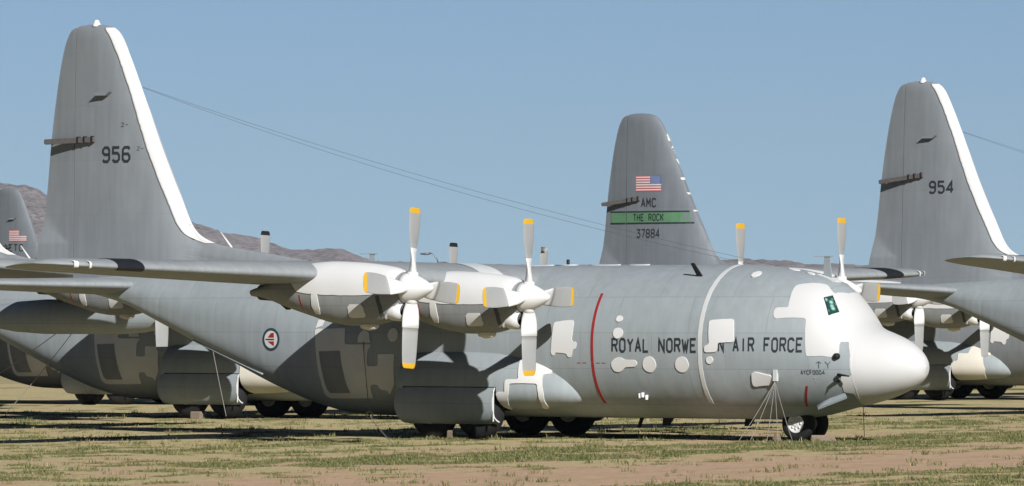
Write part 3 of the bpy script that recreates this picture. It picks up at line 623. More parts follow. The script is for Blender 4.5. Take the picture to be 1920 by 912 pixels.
    def nleg():
        mb = MB(); mb.tube([(0, -.29, .47), (0, .29, .47)], .06); mb.tube([(0, 0, .47), (-.02, 0, 1.2)], .08); mb.tube([(.02, 0, .5), (.3, 0, .62), (.55, 0, 1.0)], .035); return mb.build('landing_leg', ['metal'])
    put('landing_leg', S('nl', nleg), root)
    def ndoor():
        mb = MB(); v = [(0.84, -.78, .985), (1.25, -.86, 1.20), (1.74, -.90, 1.42), (1.98, -1.08, 1.20), (1.10, -1.10, .90)]; v2 = [(x, y + .02, z - .05) for x, y, z in v]
        mb.add(v + v2, [(0, 1, 2, 3, 4), (9, 8, 7, 6, 5)] + [(k, (k + 1) % 5, 5 + (k + 1) % 5, 5 + k) for k in range(5)]); return mb.build('gear_door', ['body'], False)
    put('gear_door', S('nd', ndoor), root)
    # seals over the airframe joints and doors
    if nose:
        put('sealed_nose', S('nose', nose_cover), fus)
        put('radome_joint', S('rjoint', lambda: patch('radome_joint', FL, [(-2.215, .55), (-2.195, .55), (-2.21, .2), (-2.225, -.3), (-2.19, -.7), (-2.09, -1.05), (-1.965, -1.36), (-1.985, -1.36), (-2.11, -1.05), (-2.21, -.7), (-2.245, -.3), (-2.23, .2)], 'white2', .017, da=.05, dp=.05)), fus)
    put('joint_tape', S('tape', lambda: patch('joint_tape', FL, [(1.98, -.80), (1.86, -.84)] + [(1.85, -.6 + .1 * k) for k in range(22)] + [(1.97, 1.5 - .1 * k) for k in range(22)], 'tape', .012)), fus)
    if strip: put('red_stripe', S('rstr', lambda: patch('red_stripe', FL, [(5.40, -.85), (5.32, -.85), (5.32, .69), (5.40, .69)], 'red', .008)), fus)
    put('door_mask', S('dmask', lambda: patch('door_mask', FL, soften(DOOR_MASK, r=.03), 'white2', .016)), fus)
    d = put('door', S('door', lambda: patch('door', FL, DOOR, 'door', .03)), fus)
    put('window_cover', S('arch', lambda: patch('window_cover', FL, ARCH, 'white2', .026)), fus)
    put('window_cover', S('c4', lambda: patch('window_cover', FL, ellipse((11.95, .11), .17, .088), 'white2', .026)), fus)
    if windows:
        for k, c in enumerate(((3.528, -.209), (2.491, -.207))): put('window_cover', S(f'w{k}', lambda: patch('window_cover', FL, ellipse(c, .213, .098), 'white', .022)), fus)
        put('window_cover', S('key', lambda: patch('window_cover', FL, soften(KEYHOLE, r=.04), 'white', .022)), fus)
        put('sealed_panel', S('fwdp', lambda: patch('sealed_panel', FL, soften(FWD_PANEL, r=.04), 'white', .018)), fus)
    # aerials
    def stub():
        mb = MB(); mb.tube([(-7.64, 0, 4.6), (-7.64, 0, 4.83)], .045, 10); mb.box(-7.95, -7.35, -.12, .12, 4.655, 4.69, 1); return mb.build('antenna', ['black', 'tape'])
    put('antenna', S('stub', stub), fus)
    def blade_ant(a, z0, z1):
        mb = MB(); mb.add([(a + .12, -.02, z0), (a + .12, .02, z0), (a - .14, .02, z0), (a - .14, -.02, z0), (a + .05, -.012, z1), (a + .05, .012, z1), (a - .12, .012, z1), (a - .12, -.012, z1)], [(0, 3, 2, 1), (4, 5, 6, 7), (0, 1, 5, 4), (1, 2, 6, 5), (2, 3, 7, 6), (3, 0, 4, 7)])
        mb.box(a - .45, a + .18, -.03, .03, z1 - .004, z1 + .016, 0); return mb.build('antenna', ['body', 'metal'], False)
    def ant_foot():
        mb = MB(); mb.box(.45, 1.05, -.16, .16, 4.28, 4.335, 0, Matrix.Translation((.7, 0, 4.3)) @ Matrix.Rotation(R(17), 4, 'Y') @ Matrix.Translation((-.7, 0, -4.3))); return mb.build('antenna_foot', ['white'], False)
    put('antenna', S('bant', lambda: blade_ant(.72, 4.25, 4.86)), fus); put('antenna', S('bant2', lambda: blade_ant(-14.24, 4.5, 5.02)), fus); put('antenna_foot', S('afoot', ant_foot), fus)
    if strip:
        def mast():
            mb = MB(); mb.tube([(-19.2, 0, 5.2), (-19.62, 0, 5.66)], [.035, .02], 8); return mb.build('antenna', ['white'])
        put('antenna', S('mast', mast), fin)
    if wires:
        def wire(l1, a1, z1, sag, a0, z0):
            P = []
            for k in range(25):
                t = k / 24; P.append((-(a0 + (a1 - a0) * t), l1 * t, z0 + (z1 - z0) * t - sag * 4 * t * (1 - t)))
            mb = MB(); mb.tube(P, .0045, 5); return mb.build('antenna_wire', ['wire'])
        put('antenna_wire', S('wire1', lambda: wire(.9, 1.0, 4.55, .30, 22.45, 9.83)), fin); put('antenna_wire', S('wire2', lambda: wire(.35, 1.6, 4.62, .36, 22.45, 9.81)), fin)
    if tanks:
        for sg in (-1, 1):
            def tank():
                mb = MB(); mb.lathe([(-6.55 - x, r) for x, r in ((0, 0), (.12, .12), (.4, .25), (.9, .39), (1.6, .50), (2.4, .55), (5.6, .55), (6.8, .48), (7.8, .34), (8.6, .17), (9.0, 0))], c=(0, sg * 7.6, 3.08), n=32)
                mb.box(-11.2, -8.7, sg * 7.6 - .12, sg * 7.6 + .12, 3.5, 4.2); return mb.build('fuel_tank', ['body'])
            put('fuel_tank', S(f'tank{sg}', tank), root)
    return root, fus, fin
def text(name, s, parent, surf, *a, **k): put(name, lettering(name, s, *a[:4], surf, *a[4:], **k), parent)
# ------------------------------------------------------------------ ground
def fbm(x, y, s=0.0):
    v = 0; amp = .5
    for k in range(4): v += amp * noise.noise(Vector((x, y, s + k * 7.1))); x *= 2.03; y *= 2.03; amp *= .5
    return v
def band(D, P):
    for k in range(len(P) - 1):
        if P[k][0] <= D <= P[k + 1][0]: return P[k][1] + (P[k + 1][1] - P[k][1]) * (D - P[k][0]) / (P[k + 1][0] - P[k][0])
    return P[0][1] if D < P[0][0] else P[-1][1]
TRK = [(-9, .62), (-4.2, .6), (-2.9, .0), (2.0, .0), (3.6, .34), (6.5, .42), (8.2, .80), (12.5, .78), (14, .36), (17.0, .36), (18.5, .55), (22.5, .60), (24, .36), (40, .42), (80, .34)]
def cover(X, Y):
    """how much green grows at a place: bands lie along the dirt track, broken up by noise"""
    D = -.87 * (X + 2.7) + .49 * (Y - 118.4); s = .49 * X + .87 * Y
    g = band(D + 1.1 * fbm(s * .09, D * .3, 3), TRK)
    v = fbm(s * .22, D * .75, 11) * .9 + fbm(X * 1.1, Y * .55, 23) * .9
    if X < -2.5 and Y < 134: g = min(g, .42)
    return max(0.0, min(1.0, (g - .5) * 1.8 + .22 + v * 2.1)) if g > .02 else 0.0
def dryness(X, Y):
    D = -.87 * (X + 2.7) + .49 * (Y - 118.4); s = .49 * X + .87 * Y
    g = band(D, [(-9, .6), (-4.6, .6), (-3.4, .05), (2.8, .05), (5, .5), (14, .55), (18, .75), (26, .85), (60, .8)])
    return max(0.0, min(1.0, g + 1.1 * fbm(s * .16, D * .6, 31) + .5 * fbm(X * .9, Y * .5, 47)))
def axis(spans):
    out = []
    for a, b, st in spans:
        k = max(1, int((b - a) / st)); out += [a + (b - a) * i / k for i in range(k)]
    out.append(spans[-1][1]); return out
GX = axis([(-20000, -2000, 3000), (-2000, -200, 300), (-200, -40, 16), (-40, -17, 2), (-17, 17, .35), (17, 40, 2), (40, 200, 16), (200, 2000, 300), (2000, 20000, 3000)])
GY = axis([(-400, 60, 60), (60, 112, 4), (112, 176, .35), (176, 260, 1.4), (260, 500, 6), (500, 2000, 100), (2000, 7000, 700), (7000, 30000, 4600)])
gv = []; gc = []
for y in GY:
    for x in GX:
        near = -40 < x < 40 and 60 < y < 300
        gv.append((x, y, .035 * fbm(x * .35, y * .35, 5) if near else 0.0))
        D_ = -.87 * (x + 2.7) + .49 * (y - 118.4)
        rut = max(0, 1 - min(abs(D_ + .3 - .85), abs(D_ + .3 + .85)) / .34) * (.55 + fbm(x * .5, y * .3, 61)) if near else 0
        gc.append((cover(x, y), dryness(x, y), max(0, rut), 1) if near else (.4, .7, 0, 1))
nx = len(GX)
gf = [(j * nx + i, j * nx + i + 1, (j + 1) * nx + i + 1, (j + 1) * nx + i) for j in range(len(GY) - 1) for i in range(nx - 1)]
def ground_mat():
    m, n, l, b = new_mat('desert_soil_and_grass'); at = node(n, 'ShaderNodeAttribute', attribute_name='cover'); sp = node(n, 'ShaderNodeSeparateColor'); l(at.outputs['Color'], sp.inputs[0])
    tc = node(n, 'ShaderNodeTexCoord')
    def nz(sc, det=6, rough=.6):
        t = node(n, 'ShaderNodeTexNoise'); t.inputs['Scale'].default_value = sc; t.inputs['Detail'].default_value = det; t.inputs['Roughness'].default_value = rough; l(tc.outputs['Object'], t.inputs['Vector']); return t.outputs['Fac']
    def mix(f, a, c):
        x = node(n, 'ShaderNodeMix', data_type='RGBA'); l(f, x.inputs['Factor'])
        for s_, v in (('A', a), ('B', c)):
            if isinstance(v, tuple): x.inputs[s_].default_value = (*v, 1)
            else: l(v, x.inputs[s_])
        return x.outputs['Result']
    def rng(src, a, bb, lo=0.0, hi=1.0):
        r = node(n, 'ShaderNodeMapRange'); r.inputs[1].default_value = a; r.inputs[2].default_value = bb; r.inputs[3].default_value = lo; r.inputs[4].default_value = hi; l(src, r.inputs[0]); return r.outputs[0]
    def add(a, k, c):
        x = node(n, 'ShaderNodeMath', operation='MULTIPLY_ADD'); l(a, x.inputs[0]); x.inputs[1].default_value = k; l(c, x.inputs[2]); return x.outputs[0]
    fine, mid, big = nz(9), nz(1.6, 8, .7), nz(.25)
    soil = mix(rng(mid, .3, .7), (.52, .345, .215), (.74, .53, .36)); soil = mix(rng(fine, .62, .75), soil, (.30, .20, .125))
    dry = mix(rng(fine, .35, .65), (.44, .385, .18), (.74, .62, .35)); dry = mix(rng(nz(4), .6, .72), dry, (.16, .125, .06))
    grn = mix(rng(fine, .38, .62), (.085, .11, .035), (.27, .26, .115))
    c0 = mix(rng(add(fine, .9, add(nz(2.6, 5, .7), 1.0, sp.outputs[1])), 1.25, 1.7), soil, dry)
    c0 = mix(rng(nz(.7, 7, .7), .55, .70), c0, soil)
    c1 = mix(rng(nz(3.3, 6, .75), .57, .68), c0, (.15, .12, .055))
    c1 = mix(rng(nz(14, 4, .7), .64, .72), c1, (.09, .075, .035))
    c2 = mix(rng(add(fine, .9, add(mid, .5, sp.outputs[0])), 1.02, 1.3), c1, grn)
    c3 = mix(rng(sp.outputs[2], 0, 1, 0, .5), c2, (.36, .235, .145)); alb = node(n, 'ShaderNodeVectorMath', operation='SCALE'); l(c3, alb.inputs[0]); alb.inputs['Scale'].default_value = ALB
    l(alb.outputs[0], b.inputs['Base Color']); b.inputs['Roughness'].default_value = .95; b.inputs['Specular IOR Level'].default_value = .1
    bp = node(n, 'ShaderNodeBump'); bp.inputs['Strength'].default_value = .8; bp.inputs['Distance'].default_value = .06; l(nz(5, 8, .7), bp.inputs['Height']); l(bp.outputs['Normal'], b.inputs['Normal'])
    return m
me = bpy.data.meshes.new('ground'); me.from_pydata(gv, [], gf); me.materials.append(ground_mat())
ca = me.color_attributes.new('cover', 'FLOAT_COLOR', 'POINT'); ca.data.foreach_set('color', [c for q in gc for c in q])
me.polygons.foreach_set('use_smooth', [True] * len(me.polygons)); tag(put('ground', me), kind='structure')

# grass: short tufts, thickest where the cover is green
random.seed(5)
gv = []; gf = []; gcol = []
def tuft(x, y, hgt, green):
    z = .035 * fbm(x * .35, y * .35, 5) - .01
    for k in range(random.randint(4, 7)):
        a = random.uniform(0, 2 * PI); r = random.uniform(0, .13); w = random.uniform(.006, .014); h_ = hgt * random.uniform(.5, 1.15) * (1 if green > .55 else .6); ln = h_ * random.uniform(.2, .9); b_ = random.uniform(0, 2 * PI)
        bx, by = x + r * math.cos(a), y + r * math.sin(a); ox, oy = w * math.cos(b_ + 1.57), w * math.sin(b_ + 1.57); o = len(gv)
        mx_, my_ = bx + ln * .35 * math.cos(b_), by + ln * .35 * math.sin(b_)
        gv.extend([(bx - ox, by - oy, z), (bx + ox, by + oy, z), (mx_ + ox * .8, my_ + oy * .8, z + h_ * .65), (mx_ - ox * .8, my_ - oy * .8, z + h_ * .65), (bx + ln * math.cos(b_), by + ln * math.sin(b_), z + h_)])
        gf.extend([(o, o + 1, o + 2, o + 3), (o + 3, o + 2, o + 4)])
        t = random.random(); c = (.10 + .08 * t, .115 + .065 * t, .04 + .04 * t, 1) if random.random() < green else (.22 + .11 * t, .18 + .09 * t, .08 + .05 * t, 1)
        gcol.extend([c] * 5)
N_T = 0
while N_T < 52000:
    y = random.uniform(116, 215); x = random.uniform(-.086, .086) * y; c = cover(x, y); d = dryness(x, y); far = max(0, (y - 165) / 50)
    p = c ** 1.3 * .95 + .03 * d
    if random.random() < p * (1 - .5 * far):
        tuft(x, y, (.022 + .062 * c * random.random() ** 1.5 + (.10 if random.random() < .012 else 0)) * (1 + .3 * far), .25 + .72 * c); N_T += 1
for _ in range(420):
    y = random.uniform(117, 200); x = random.uniform(-.086, .086) * y
    for _k in range(random.randint(2, 7)): tuft(x + random.gauss(0, .22), y + random.gauss(0, .3), random.uniform(.05, .14), .9)
gm, n, l, b = new_mat('grass_blades'); at = node(n, 'ShaderNodeAttribute', attribute_name='tint'); l(at.outputs['Color'], b.inputs['Base Color']); b.inputs['Roughness'].default_value = .8; b.inputs['Specular IOR Level'].default_value = .15
me = bpy.data.meshes.new('grass'); me.from_pydata(gv, [], gf); me.materials.append(gm); ca = me.color_attributes.new('tint', 'FLOAT_COLOR', 'POINT'); ca.data.foreach_set('color', [q for c in gcol for q in c])
tag(put('grass', me), 'short green and straw coloured grass tufts on the sandy field', 'grass', kind='stuff')

# mountains far behind
SKY = [(-400, 330), (-150, 340), (0, 350), (60, 360), (90, 369), (200, 385), (300, 400), (365, 417), (400, 428), (440, 441), (480, 447), (530, 461), (560, 467), (590, 466), (640, 462), (665, 468), (700, 483), (720, 489), (800, 492), (1000, 496), (1200, 492), (1300, 484), (1345, 480), (1385, 478), (1420, 482), (1470, 486), (1520, 492), (1545, 495), (1700, 499), (2000, 505), (2400, 510)]
YM = 9000.0
ridge = pchip([(u - 960) * YM / FPX for u, v in SKY], [3.26 + (595.45 - v) * YM / FPX for u, v in SKY])
mv = []; mf = []; x0, x1 = -1400, 1300; mxn, myn = 460, 90
for j in range(myn + 1):
    ty = j / myn; y = YM - 1500 + 2700 * ty
    for i in range(mxn + 1):
        x = x0 + (x1 - x0) * i / mxn; s = (y - YM) / (1500 if y < YM else 1200); h_ = ridge(x * YM / y) * max(0, 1 - abs(s)) ** .8
        rg = 1 - abs(noise.noise(Vector((x / 210, y / 330, 1.5)))) * 2
        h_ += (fbm(x / 130, y / 130, 9) * 26 + rg * 14 * (1 - max(0, 1 - abs(s) * 3)) + fbm(x / 34, y / 60, 19) * 9 + fbm(x / 12, y / 24, 29) * 3.5) * (.15 + .85 * min(1, h_ / 120)) - 4
        mv.append((x, y, h_))
mf = [(j * (mxn + 1) + i, j * (mxn + 1) + i + 1, (j + 1) * (mxn + 1) + i + 1, (j + 1) * (mxn + 1) + i) for j in range(myn) for i in range(mxn)]
def rock():
    m, n, l, b = new_mat('desert_mountain_rock'); tc = node(n, 'ShaderNodeTexCoord')
    t1 = node(n, 'ShaderNodeTexNoise'); t1.inputs['Scale'].default_value = .11; t1.inputs['Detail'].default_value = 8; l(tc.outputs['Object'], t1.inputs['Vector'])
    t2 = node(n, 'ShaderNodeTexNoise'); t2.inputs['Scale'].default_value = .012; t2.inputs['Detail'].default_value = 6; l(tc.outputs['Object'], t2.inputs['Vector'])
    c1 = node(n, 'ShaderNodeValToRGB'); c1.color_ramp.elements[0].position = .36; c1.color_ramp.elements[0].color = (.075, .07, .06, 1); c1.color_ramp.elements[1].position = .62; c1.color_ramp.elements[1].color = (.26, .225, .23, 1); l(t1.outputs['Fac'], c1.inputs[0])
    mx = node(n, 'ShaderNodeMix', data_type='RGBA'); mr = node(n, 'ShaderNodeMapRange'); mr.inputs[1].default_value = .4; mr.inputs[2].default_value = .7; mr.inputs[4].default_value = .6; l(t2.outputs['Fac'], mr.inputs[0]); l(mr.outputs[0], mx.inputs['Factor']); l(c1.outputs[0], mx.inputs['A']); mx.inputs['B'].default_value = (.205, .178, .19, 1)
    l(mx.outputs['Result'], b.inputs['Base Color']); b.inputs['Roughness'].default_value = .95; b.inputs['Specular IOR Level'].default_value = .05; return m
me = bpy.data.meshes.new('mountains'); me.from_pydata(mv, [], mf); me.materials.append(rock()); me.polygons.foreach_set('use_smooth', [True] * len(me.polygons)); tag(put('mountains', me), kind='structure')

# desert air
def haze():
    mb = MB(); mb.box(-30000, 30000, -380, 13000, -6, 420); me = mb.build('haze', ['dark'], False); me.materials.clear()
    m = bpy.data.materials.new('desert_air'); m.use_nodes = True; n = m.node_tree.nodes; n.clear(); o = n.new('ShaderNodeOutputMaterial'); v = n.new('ShaderNodeVolumePrincipled')
    v.inputs['Color'].default_value = (.78, .86, .96, 1); v.inputs['Density'].default_value = HAZE; v.inputs['Anisotropy'].default_value = 0.0; m.node_tree.links.new(v.outputs[0], o.inputs['Volume']); me.materials.append(m)
    tag(put('haze', me), 'thin pale desert haze over the whole field', 'haze', kind='stuff')
HAZE = 2.6e-5
haze()

# ------------------------------------------------------------------ the aircraft
TH = 0.621
P1 = aircraft((7.734, 162.004, 0), TH, 'nearest light grey transport plane with white nose and ROYAL NORWEGIAN AIR FORCE lettering', strip=(5.36, 11.55, .32, 'white', .05), spins=(-4, 0.4, 0, -1))
P2 = aircraft((-0.56, 194.09, 0), .62, 'grey transport plane with long fuel tanks and black propeller tips, behind tail number 956', body_mat='body', roll=-.027, strip=(5.36, 11.55, .32, 'white', .05), pod_mask=POD_WHOLE, pod_white='cream', tips=['black', 'black', 'black', 'short'], tanks=True, wires=False, spins=(2, 0, 0, 0))
R1 = aircraft((33.94, 203.8, 0), .63, 'grey transport plane at the right with white fin edge and tail number 954', roll=-.028, strip=(5.36, 11.55, .32, 'white', .05), spins=(0, 0, 0, 0))
MK = aircraft((25.58, 239.6, 0), .58, 'dark grey transport plane whose fin carries a green THE ROCK band and number 37884', fin_mat='fin_dark', body_mat='dark_body', strip=None, beacon=False, pod_mask=POD_HALF, pod_white='cream', wires=False, tip='blade', spins=(0, 0, 0, 0))
P3 = aircraft((-12.91, 384.19, 0), .62, 'farthest grey transport plane with a striped flag on its fin, at the left edge', fin_mat='fin_dark', body_mat='dark_body', strip=None, beacon=False, wires=False, tips=['short'] * 4, spins=(45, 45, 45, 45))
P4 = aircraft((-6.0, 226.0, 0), .62, 'shaded grey transport plane of which only the rear door shows at the left edge', body_mat='dark_body', strip=(5.36, 11.55, .32, 'white', .05), spins=(45, 45, 45, 45), tips=['short'] * 4, wires=False)

# markings of the nearest plane
root, fus, fin = P1
text('lettering', 'ROYAL NORWE', fus, FL.side, 4.70, 2.03, 2.36, 2.69, weight=1.15); text('lettering', 'N AIR FORCE', fus, FL.side, 1.33, -1.00, 2.38, 2.71, weight=1.15)
text('lettering', '956', fin, fin_side, 23.67, 22.67, 7.71, 8.11, weight=1.2); text('lettering', '2-', fin, fin_side, 23.0, 22.75, 8.70, 8.81, 'thin_ink'); text('lettering', '2-', fin, fin_side, 22.42, 22.2, 8.02, 8.12, 'thin_ink')
text('lettering', '--', fus, FL.side, 5.86, 5.56, 2.02, 2.08, 'red', weight=1.6); text('lettering', '--', fus, FL.side, 5.24, 4.94, 2.02, 2.08, 'red', weight=1.6)
text('lettering', '^Y', fus, FL.side, -1.36, -1.72, 1.94, 2.11, 'thin_ink', weight=.6, adv=7); text('lettering', 'AYCF0004', fus, FL.side, -.93, -1.55, 1.78, 1.88, 'ink', weight=1.0); text('lettering', 'T', fus, FL.side, -1.22, -1.32, 1.56, 1.69, 'pale_ink')
put('roundel', roundel_mesh(), fus)
put('red_stripe', patch('red_stripe', FL, [(-0.964, -0.553), (-1.02, -0.555), (-0.697, -1.014), (-0.642, -1.007)], 'red', .008), fus)
put('window_cover', patch('window_cover', FL, ellipse((4.537, .324), .10, .043), 'white', .022), fus); put('window_cover', patch('window_cover', FL, ellipse((4.526, .139), .155, .07), 'white', .022), fus)
put('window_cover', patch('window_cover', FL, ellipse((1.605, -.152), .105, .045), 'white', .024), fus)
put('sealed_panel', patch('sealed_panel', FL, soften(STEP_PANEL, r=.04), 'white', .028), fus); put('drain_mast_cover', patch('drain_mast_cover', FL, soften(SACK, r=.03), 'white', .04), fus)
put('sealed_panel', patch('sealed_panel', FL, soften(TOP_BIT, r=.03), 'white', .03), fus); put('sealed_panel', patch('sealed_panel', FL, BAND_BIT, 'white', .014), fus)
put('sealed_panel', patch('sealed_panel', FL, ellipse((.2, 1.47), .18, .05), 'white', .02), fus); put('sealed_panel', patch('sealed_panel', FL, ellipse((-.35, 1.45), .12, .04), 'white', .02), fus)
for a_, w_ in ((6.3, .5), (5.2, .35), (8.6, .6), (9.9, .3)): put('sealed_panel', patch('sealed_panel', FL, ellipse((a_, 1.5), w_, .05), 'tape', .025), fus)
mb = MB(); mb.lathe([(0, .13), (.03, .125), (.03, .0)], axis='z', n=16); mb.v = []; mb.f = []; mb.m = []
for k, (a_, p_) in enumerate(((4.05, -.66), (3.95, -.645), (3.86, -.69))): c = FL.pt(a_, p_, .05); mb.lathe([(-.07, .04), (.05, .05), (.06, 0)], axis='z', c=(-c[0], c[1], c[2]), n=12)
put('drain_plug', mb.build('drain_plug', ['white']), fus)
win = put('cockpit_window', patch('cockpit_window', FL, [(-1.211, 0.983), (-1.299, 1.15), (-1.587, 0.996), (-1.471, 0.78)], 'glass', .022, sink=.0), fus)
FR = [(-1.211, 0.983), (-1.299, 1.15), (-1.587, 0.996), (-1.471, 0.78)]; mb = MB(); mb.tube([A(FL.pt(a, p, .02)) for a, p in FR + FR[:1]], .018, 6); put('window_frame', mb.build('window_frame', ['black']), win)
mb = MB(); mb.tube([A(FL.pt(16.72 + .27 * k, -.66, .015)) for k in range(11)], .03, 6); put('ramp_strake', mb.build('ramp_strake', ['body']), fus)
def blade_at(a, ph, out, ln, lean, m):
    p = Vector(A(FL.pt(a, ph, -.03))); o = Vector(A(FL.pt(a, ph, 1.0))) - Vector(A(FL.pt(a, ph, 0))); o.normalize(); f = Vector((1, 0, 0)); s = o.cross(f).normalized(); q = MB(); vs = []
    for t, k in ((0, 1.0), (out, .62)):
        c = p + o * t - f * lean * t
        for u_, v_ in ((-.5, -.5), (-.5, .5), (.5, .5), (.5, -.5)): vs.append(tuple(c + f * ln * k * u_ + s * .045 * v_))
    q.add(vs, [(0, 1, 2, 3), (7, 6, 5, 4), (0, 4, 5, 1), (1, 5, 6, 2), (2, 6, 7, 3), (3, 7, 4, 0)]); return q.build('antenna', [m], False)
put('antenna', blade_at(2.58, 1.02, .42, .16, .25, 'black'), fus)
for a_, o_, l_ in ((4.1, .22, .35), (1.5, .22, .3), (.35, .2, .25), (4.95, .3, .12)): put('antenna', blade_at(a_, -PI / 2 + .12, o_, l_, .3, 'black'), fus)
mb = MB(); c = A(FL.pt(-1.88, .16, .0)); mb.lathe([(.1, .085), (0, .08), (-.03, .05), (-.03, 0)], axis='y', c=(c[0], c[1] - .1, c[2]), n=16); put('pitot_cover', mb.build('pitot_cover', ['black']), fus)
mb = MB()
for (a_, p_), (da, do) in (((-1.93, -.28), (-.35, .12)), ((-1.85, -.42), (-.05, .2))): c = Vector(A(FL.pt(a_, p_, .0))); mb.tube([c, c + Vector((0, -do, .02)), c + Vector((-da, -do, -.02))], [.05, .035, .02], 8)
put('pitot_tube', mb.build('pitot_tube', ['black']), fus)
mb = MB(); mb.lathe([(-.10, .055), (.10, .055)], axis='z', c=(0, 0, 0), n=10); mb.v = []; mb.f = []; mb.m = []; c = Vector(A(FL.pt(-.235, -.365, .0))); mb.box(c.x - .06, c.x + .06, c.y - .07, c.y + .02, c.z - .16, c.z + .14); put('tie_down_fitting', mb.build('tie_down_fitting', ['tape'], False), fus)

text('lettering', '954', R1[2], fin_side, 23.62, 22.64, 7.67, 8.06, weight=1.2)
root, fus, fin = MK
put('flag', flag_mesh(24.34, 23.07, 8.43, 9.10, 'flag_blue'), fin)
text('lettering', 'AMC', fin, fin_side, 24.04, 23.32, 7.81, 8.14, weight=1.15)
mb = MB(); fin_quad(mb, 25.66, HINGE + .03, 7.16, 7.57, .010, 0); fin_quad(mb, HINGE - .01, 21.75, 7.16, 7.57, .010, 0)
for z in (7.57, 7.10): fin_quad(mb, 25.68, HINGE + .03, z, z + .065, .012, 1); fin_quad(mb, HINGE - .01, 21.75 if z > 7.3 else 21.52, z, z + .065, .012, 1)
put('painted_band', mb.build('painted_band', ['band', 'ink'], False), fin)
text('lettering', 'THE ROCK', fin, fin_side, 24.45, 22.93, 7.24, 7.50, off=.016, weight=1.2); text('lettering', '37884', fin, fin_side, 24.27, 23.13, 6.55, 6.87, weight=1.1)
for z0, z1, w in ((10.5, 10.8, .055), (10.2, 10.3, .03), (10.0, 10.12, .04), (9.55, 9.75, .03), (8.9, 9.0, .03), (8.3, 8.38, .02), (7.6, 7.66, .02)): put('sealing_strip', fin_strip('sealing_strip', z0, z1, w, 'cream', .25, seed=z0), fin)
root, fus, fin = P3
put('flag', flag_mesh(23.98, 22.49, 8.18, 8.92, 'fin_dark'), fin); text('lettering', 'AETC', fin, fin_side, 24.46, 22.76, 7.56, 7.98)

def world_at(plane, p): 
    r = plane[0]; return Matrix.Translation(r.location) @ r.rotation_euler.to_matrix().to_4x4() @ Vector(A(p))
def clamp(plane, a0, u0, a1, u1, label):
    r = plane[0]; mid = ((a0 + a1) / 2, 0, (u0 + u1) / 2); o = empty('rudder_clamp', world_at(plane, mid), r.rotation_euler); tag(o, label, 'wooden clamp', 'wooden clamps across the rudders')
    ln = math.hypot(a1 - a0, u1 - u0) / 2; an = math.atan2(u1 - u0, a0 - a1)
    for sg in (-1, 1):
        d = f_half(24.4, mid[2]) + .07; m = Matrix.Translation((0, sg * d, 0)) @ Matrix.Rotation(-an, 4, 'Y'); mb = MB(); mb.box(-ln, ln, -.055, .055, -.075, .075, 0, m); put('batten', mb.build('batten', ['clamp'], False), o)
        for t in (.93, .35, .62): mb = MB(); mb.box(ln * t - .025, ln * t + .025, -.07, .07, -.085, .105, 0, m); put('bracket', mb.build('bracket', ['black'], False), o)
    mb = MB(); mb.box(-ln - .03, -ln + .07, -.34, .34, -.06, .06, 0, Matrix.Rotation(-an, 4, 'Y')); put('cross_piece', mb.build('cross_piece', ['clamp'], False), o)
clamp(P1, 25.80, 8.31, 24.0, 8.35, 'wooden rudder clamp on the white-edged fin numbered 956')
clamp(R1, 25.72, 8.08, 23.92, 8.30, 'wooden rudder clamp on the white-edged fin numbered 954')
clamp(MK, 25.92, 7.92, 24.12, 8.14, 'wooden rudder clamp below the colour flag on the dark fin numbered 37884')
clamp(P3, 25.8, 7.70, 23.75, 7.86, 'wooden rudder clamp on the far fin with striped flag at the left edge')

# ------------------------------------------------------------------ ropes, chocks, lamp
def rope(label, P, r=.014, group='tie-down ropes', ring=None):
    base = Vector(P[-1]); Q = []
    for k in range(len(P) - 1):
        a, b = Vector(P[k]), Vector(P[k + 1])
        for t in range(8): q = a.lerp(b, t / 8); q.z -= .06 * 4 * (t / 8) * (1 - t / 8); Q.append(q - base)
    Q.append(Vector((0, 0, 0))); mb = MB(); mb.tube(Q, r, 6)
    if ring is not None:
        c = Vector(ring) - base; mb.tube([c + Vector((.09 * math.cos(w), 0, .09 * math.sin(w))) for w in [2 * PI * k / 12 for k in range(13)]], .02, 6)
    o = put('tie_down_rope', mb.build('tie_down_rope', ['rope']), None, tuple(base)); tag(o, label, 'rope', group)
fit = world_at(P1, FL.pt(-.235, -.365, .06)); w1 = lambda l: fit + Vector((0, 0, -.15))
for lab, g_ in (('leftmost pale tie-down rope slanting from the nose bracket far out to the grass', (5.85, 159.6, 0)), ('second pale rope from the left in the bundle under the nose bracket', (6.15, 159.4, 0)), ('third rope from the left hanging from the nose bracket', (6.62, 159.7, 0)), ('nearly upright rope below the nose bracket', (6.92, 159.7, 0)), ('rope from the nose bracket leading towards the nose wheel', (7.32, 160.0, 0))):
    rope(lab, [w1(0), g_], .007)
rope('thin tie-down rope under the white nose in front of the nose wheel', [world_at(P1, FL.pt(-2.1, -1.2, 0)), (9.5, 165.6, 0)], .010)
rope('slack rope with an iron ring beside the rear door of the nearest plane', [world_at(P1, (12.95, -2.18, 2.6)), world_at(P1, (12.75, -2.3, 1.55)), world_at(P1, (12.3, -2.75, .62)), (-3.13, 160.4, 0)], .011, ring=world_at(P1, (12.3, -2.75, .62)))
d2 = lambda a, l, u: world_at(P2, (a, l, u))
rope('left pale rope crossing the dark rear fuselage of the plane with fuel tanks', [d2(11.6, -7.6, 2.6), d2(15.6, -8.6, 0)], .012); rope('right pale rope crossing the dark rear fuselage of the plane with fuel tanks', [d2(11.0, -7.6, 2.6), d2(13.2, -8.2, 0)], .012)
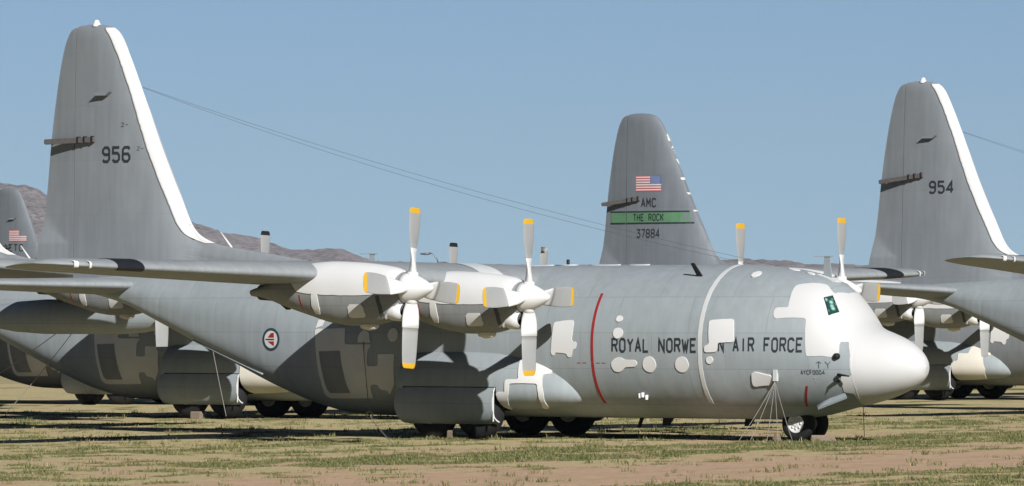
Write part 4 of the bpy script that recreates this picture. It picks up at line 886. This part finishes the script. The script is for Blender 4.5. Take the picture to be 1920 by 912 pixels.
rope('rope in front of the landing gear pod of the plane with fuel tanks', [d2(7.6, -5.03, 2.9), d2(6.2, -5.8, 0)], .010)
def chock(label, loc, rz, ln=.5, h_=.16, d=.2):
    mb = MB(); v = []
    for x in (-ln / 2, ln / 2):
        for y, z in ((-d / 2, 0), (d / 2, 0), (d / 2, h_ * .55), (d * .1, h_), (-d * .35, h_), (-d / 2, h_ * .8)): v.append((x, y, z))
    mb.add(v, [tuple(range(5, -1, -1)), tuple(range(6, 12))] + [(k, (k + 1) % 6, 6 + (k + 1) % 6, 6 + k) for k in range(6)])
    tag(put('wheel_chock', mb.build('wheel_chock', ['wood'], False), None, loc, (0, 0, rz)), label, 'chock', 'wooden wheel chocks')
def cw(plane, a, l): p = world_at(plane, (a, l, 0)); return (p.x, p.y, 0)
chock('long weathered wooden chock in front of the nose wheels', cw(P1, -.72, -.25), -TH + R(35), .62, .17); chock('small pale wooden block behind the nose wheels', cw(P1, .62, -.42), -TH + PI / 2, .22, .2, .12)
chock('small wooden block between the two near main wheels of the nearest plane', cw(P1, 9.72, -2.5), -TH, .16, .22); chock('orange-brown wooden block by the main wheels of the plane with fuel tanks', cw(P2, 9.8, -2.75), -TH, .36, .24)
lamp = empty('street_lamp', (-4.88, 420, 0)); tag(lamp, 'thin street lamp with a curved arm far behind the wings', 'street lamp')
mb = MB(); mb.tube([(0, 0, 0), (0, 0, 6.2), (-.06, 0, 6.7)], [.09, .06, .05], 8); put('pole', mb.build('pole', ['metal']), lamp)
mb = MB(); mb.tube([(-.06, 0, 6.7), (-.25, 0, 7.25), (-.5, 0, 7.6), (-.78, 0, 7.68)], [.05, .045, .04, .04], 8); put('arm', mb.build('arm', ['metal']), lamp)
mb = MB(); mb.lathe([(-.42, 0), (-.36, .08), (0, .14), (.25, .10), (.3, 0)], c=(-1.0, 0, 7.6), n=14); mb.v = [(x, y, 7.6 + (z - 7.6) * .6) for x, y, z in mb.v]; put('lamp_head', mb.build('lamp_head', ['metal']), lamp)
